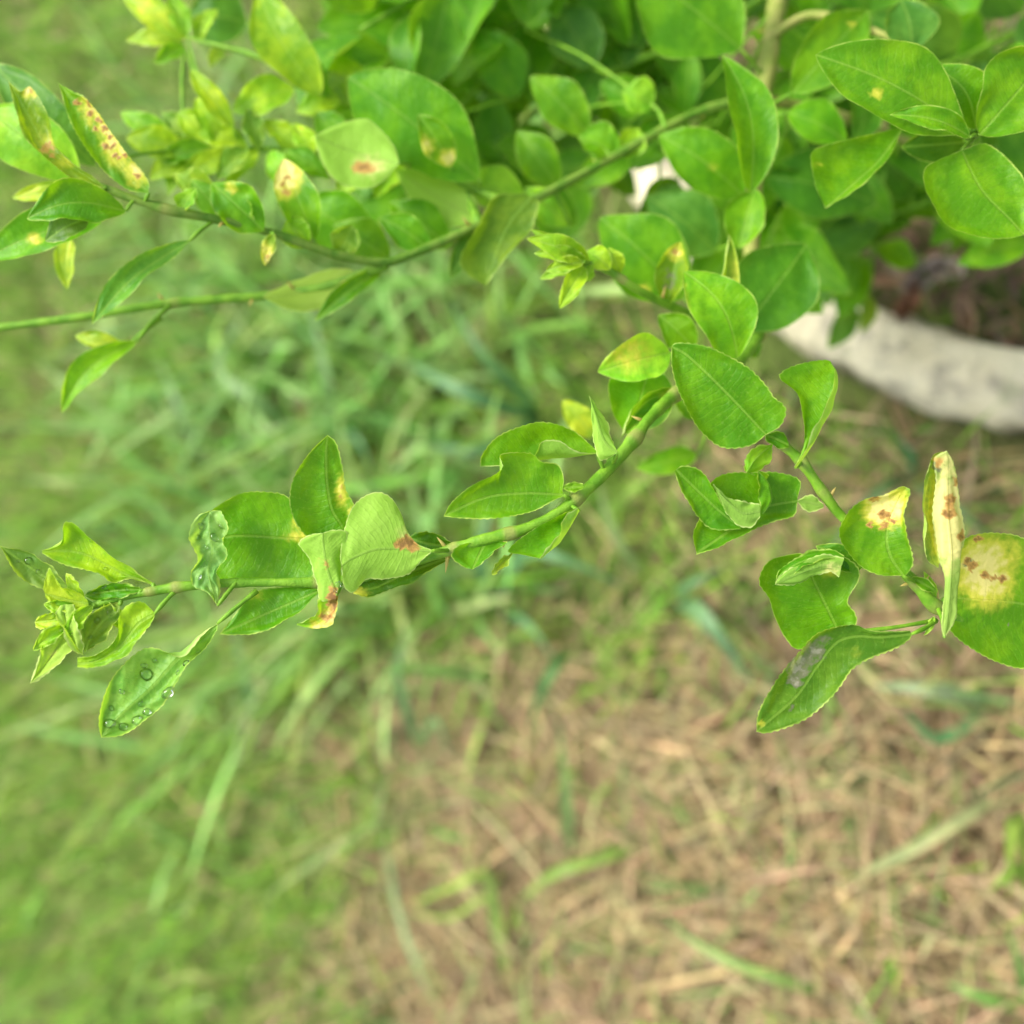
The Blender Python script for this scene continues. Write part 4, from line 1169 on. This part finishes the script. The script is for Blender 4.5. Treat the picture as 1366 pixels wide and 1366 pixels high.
tuft('broad bluish grass blade under the curled leaf', (905, 800), [([(930, 815, .07), (960, 850, .08), (1005, 915, .05)], .014, (.13, .25, .11)), ([(920, 780, .08), (970, 755, .07)], .012, (.11, .24, .09))])
tuft('bluish green grass plant behind the middle of the shoot', (655, 810), [([(700, 740, .08), (760, 750, .09), (840, 785, .05)], .012, TEAL), ([(640, 745, .08), (650, 690, .1), (670, 640, .08)], .012, TEAL), ([(600, 780, .07), (560, 700, .1), (545, 620, .08)], .013, LEAFG),
      ([(700, 830, .05), (740, 880, .05)], .01, TEAL)])
tuft('tall pale green grass plant left of the middle', (430, 600), [([(440, 540, .08), (425, 460, .1), (410, 390, .08)], .013, (.15, .28, .09)), ([(350, 540, .08), (290, 490, .09), (335, 405, .07)], .013, (.16, .29, .09)), ([(470, 580, .07), (500, 640, .06)], .01, TEAL)])
tuft('broad pale blades crossing under the thorny bare twig', (275, 640), [([(265, 600, .05), (240, 550, .08), (212, 480, .08)], .016, (.16, .29, .10)), ([(310, 600, .05), (370, 570, .07), (430, 560, .05)], .011, (.20, .30, .11))])
tuft('bluish blade standing below the water-drop leaf', (345, 960), [([(330, 910, .05), (318, 870, .07), (312, 830, .07)], .016, (.14, .27, .09)), ([(330, 930, .03), (300, 940, .05)], .01, (.16, .28, .09))])
tuft('long green blades crossing in the dim gap under the upper branch', (720, 560), [([(660, 540, .08), (600, 515, .1), (540, 480, .08)], .013, TEAL), ([(690, 520, .08), (640, 470, .11), (600, 400, .1)], .012, (.09, .22, .06)), ([(640, 600, .06), (560, 590, .06)], .011, TEAL)])
tuft('green blades rising at the right edge above the dry grass', (1380, 1190), [([(1360, 1160, .05), (1335, 1175, .06), (1318, 1190, .05)], .012, (.20, .36, .04)), ([(1365, 1120, .06), (1350, 1090, .09), (1345, 1200, .06)], .012, (.24, .36, .05)), ([(1370, 1220, .03), (1335, 1240, .03)], .007, (.30, .34, .08))])
tuft('dull green flattened blade below the grey-patched leaf', (1320, 945), [([(1270, 925, .03), (1220, 918, .035), (1160, 915, .02)], .013, (.22, .29, .14)), ([(1250, 985, .02), (1200, 940, .04)], .009, (.10, .24, .08))])
tuft('weedy grass stems beside the kerb under the cream leaf', (1210, 640), [([(1180, 650, .03), (1140, 690, .04), (1090, 760, .03)], .008, (.12, .22, .08)), ([(1240, 660, .03), (1290, 690, .04), (1330, 730, .02)], .007, (.15, .24, .09)), ([(1215, 610, .03), (1190, 575, .05)], .008, TEAL)])
tuft('green blades lying in the lower right corner', (1366, 1345), [([(1310, 1330, .02), (1260, 1310, .02)], .010, (.16, .32, .06)), ([(1360, 1290, .03), (1340, 1230, .04)], .008, LEAFG)])
tuft('blue-green blade left of the lower straw patch', (560, 1000), [([(540, 940, .05), (530, 890, .07), (545, 830, .06)], .011, (.13, .28, .09)), ([(580, 960, .05), (600, 1010, .04)], .009, (.15, .27, .09))])
tuft('fine yellowish grass clump in the lower left lawn', (330, 1330), [([(300, 1310, .05), (250, 1300, .07), (200, 1320, .06)], .007, (.24, .30, .06)), ([(290, 1330, .05), (220, 1350, .07)], .007, (.20, .31, .06)), ([(310, 1280, .05), (270, 1230, .07)], .006, (.22, .31, .07))])


def dead_leaf(label, x, y, L, W, az, col, z=.022, group='fallen dead leaves in the ring'):
    c = gnd(x, y, z)
    s = np.linspace(-1, 1, 11)
    u = np.linspace(-1, 1, 5)
    V = []
    for a_ in s:
        wd = W / 2 * (1 - a_ ** 2) ** .7
        for q in u:
            lx, ly = a_ * L / 2, q * wd
            V.append(c + np.array([lx * math.cos(az) - ly * math.sin(az), lx * math.sin(az) + ly * math.cos(az), .012 * q * q + .010 * a_ * a_ + .003 * math.sin(a_ * 5 + q * 3)]))
    Fq = [(i_ * 5 + j_, i_ * 5 + j_ + 1, (i_ + 1) * 5 + j_ + 1, (i_ + 1) * 5 + j_) for i_ in range(10) for j_ in range(4)]
    o = mesh_obj('dead_leaf', V, np.array(Fq), M_DEAD, origin=c, attrs={'tone': np.tile(np.array(col), (len(V), 1))})
    o['label'], o['category'], o['group'] = label, 'dead leaf', group


dead_leaf('bleached whitish fallen leaf on the mulch beside the bright leaf', 1268, 362, .026, .015, 1.1, (.62, .52, .44))
dead_leaf('tan curled fallen leaf on the mulch near the kerb', 1290, 425, .030, .015, .3, (.36, .24, .15))
dead_leaf('grey-brown fallen leaf on the mulch below the twig', 1236, 372, .034, .018, 2.2, (.24, .20, .18))
dead_leaf('reddish brown fallen leaf lying on dark mulch', 1215, 408, .030, .016, -.5, (.26, .13, .07))
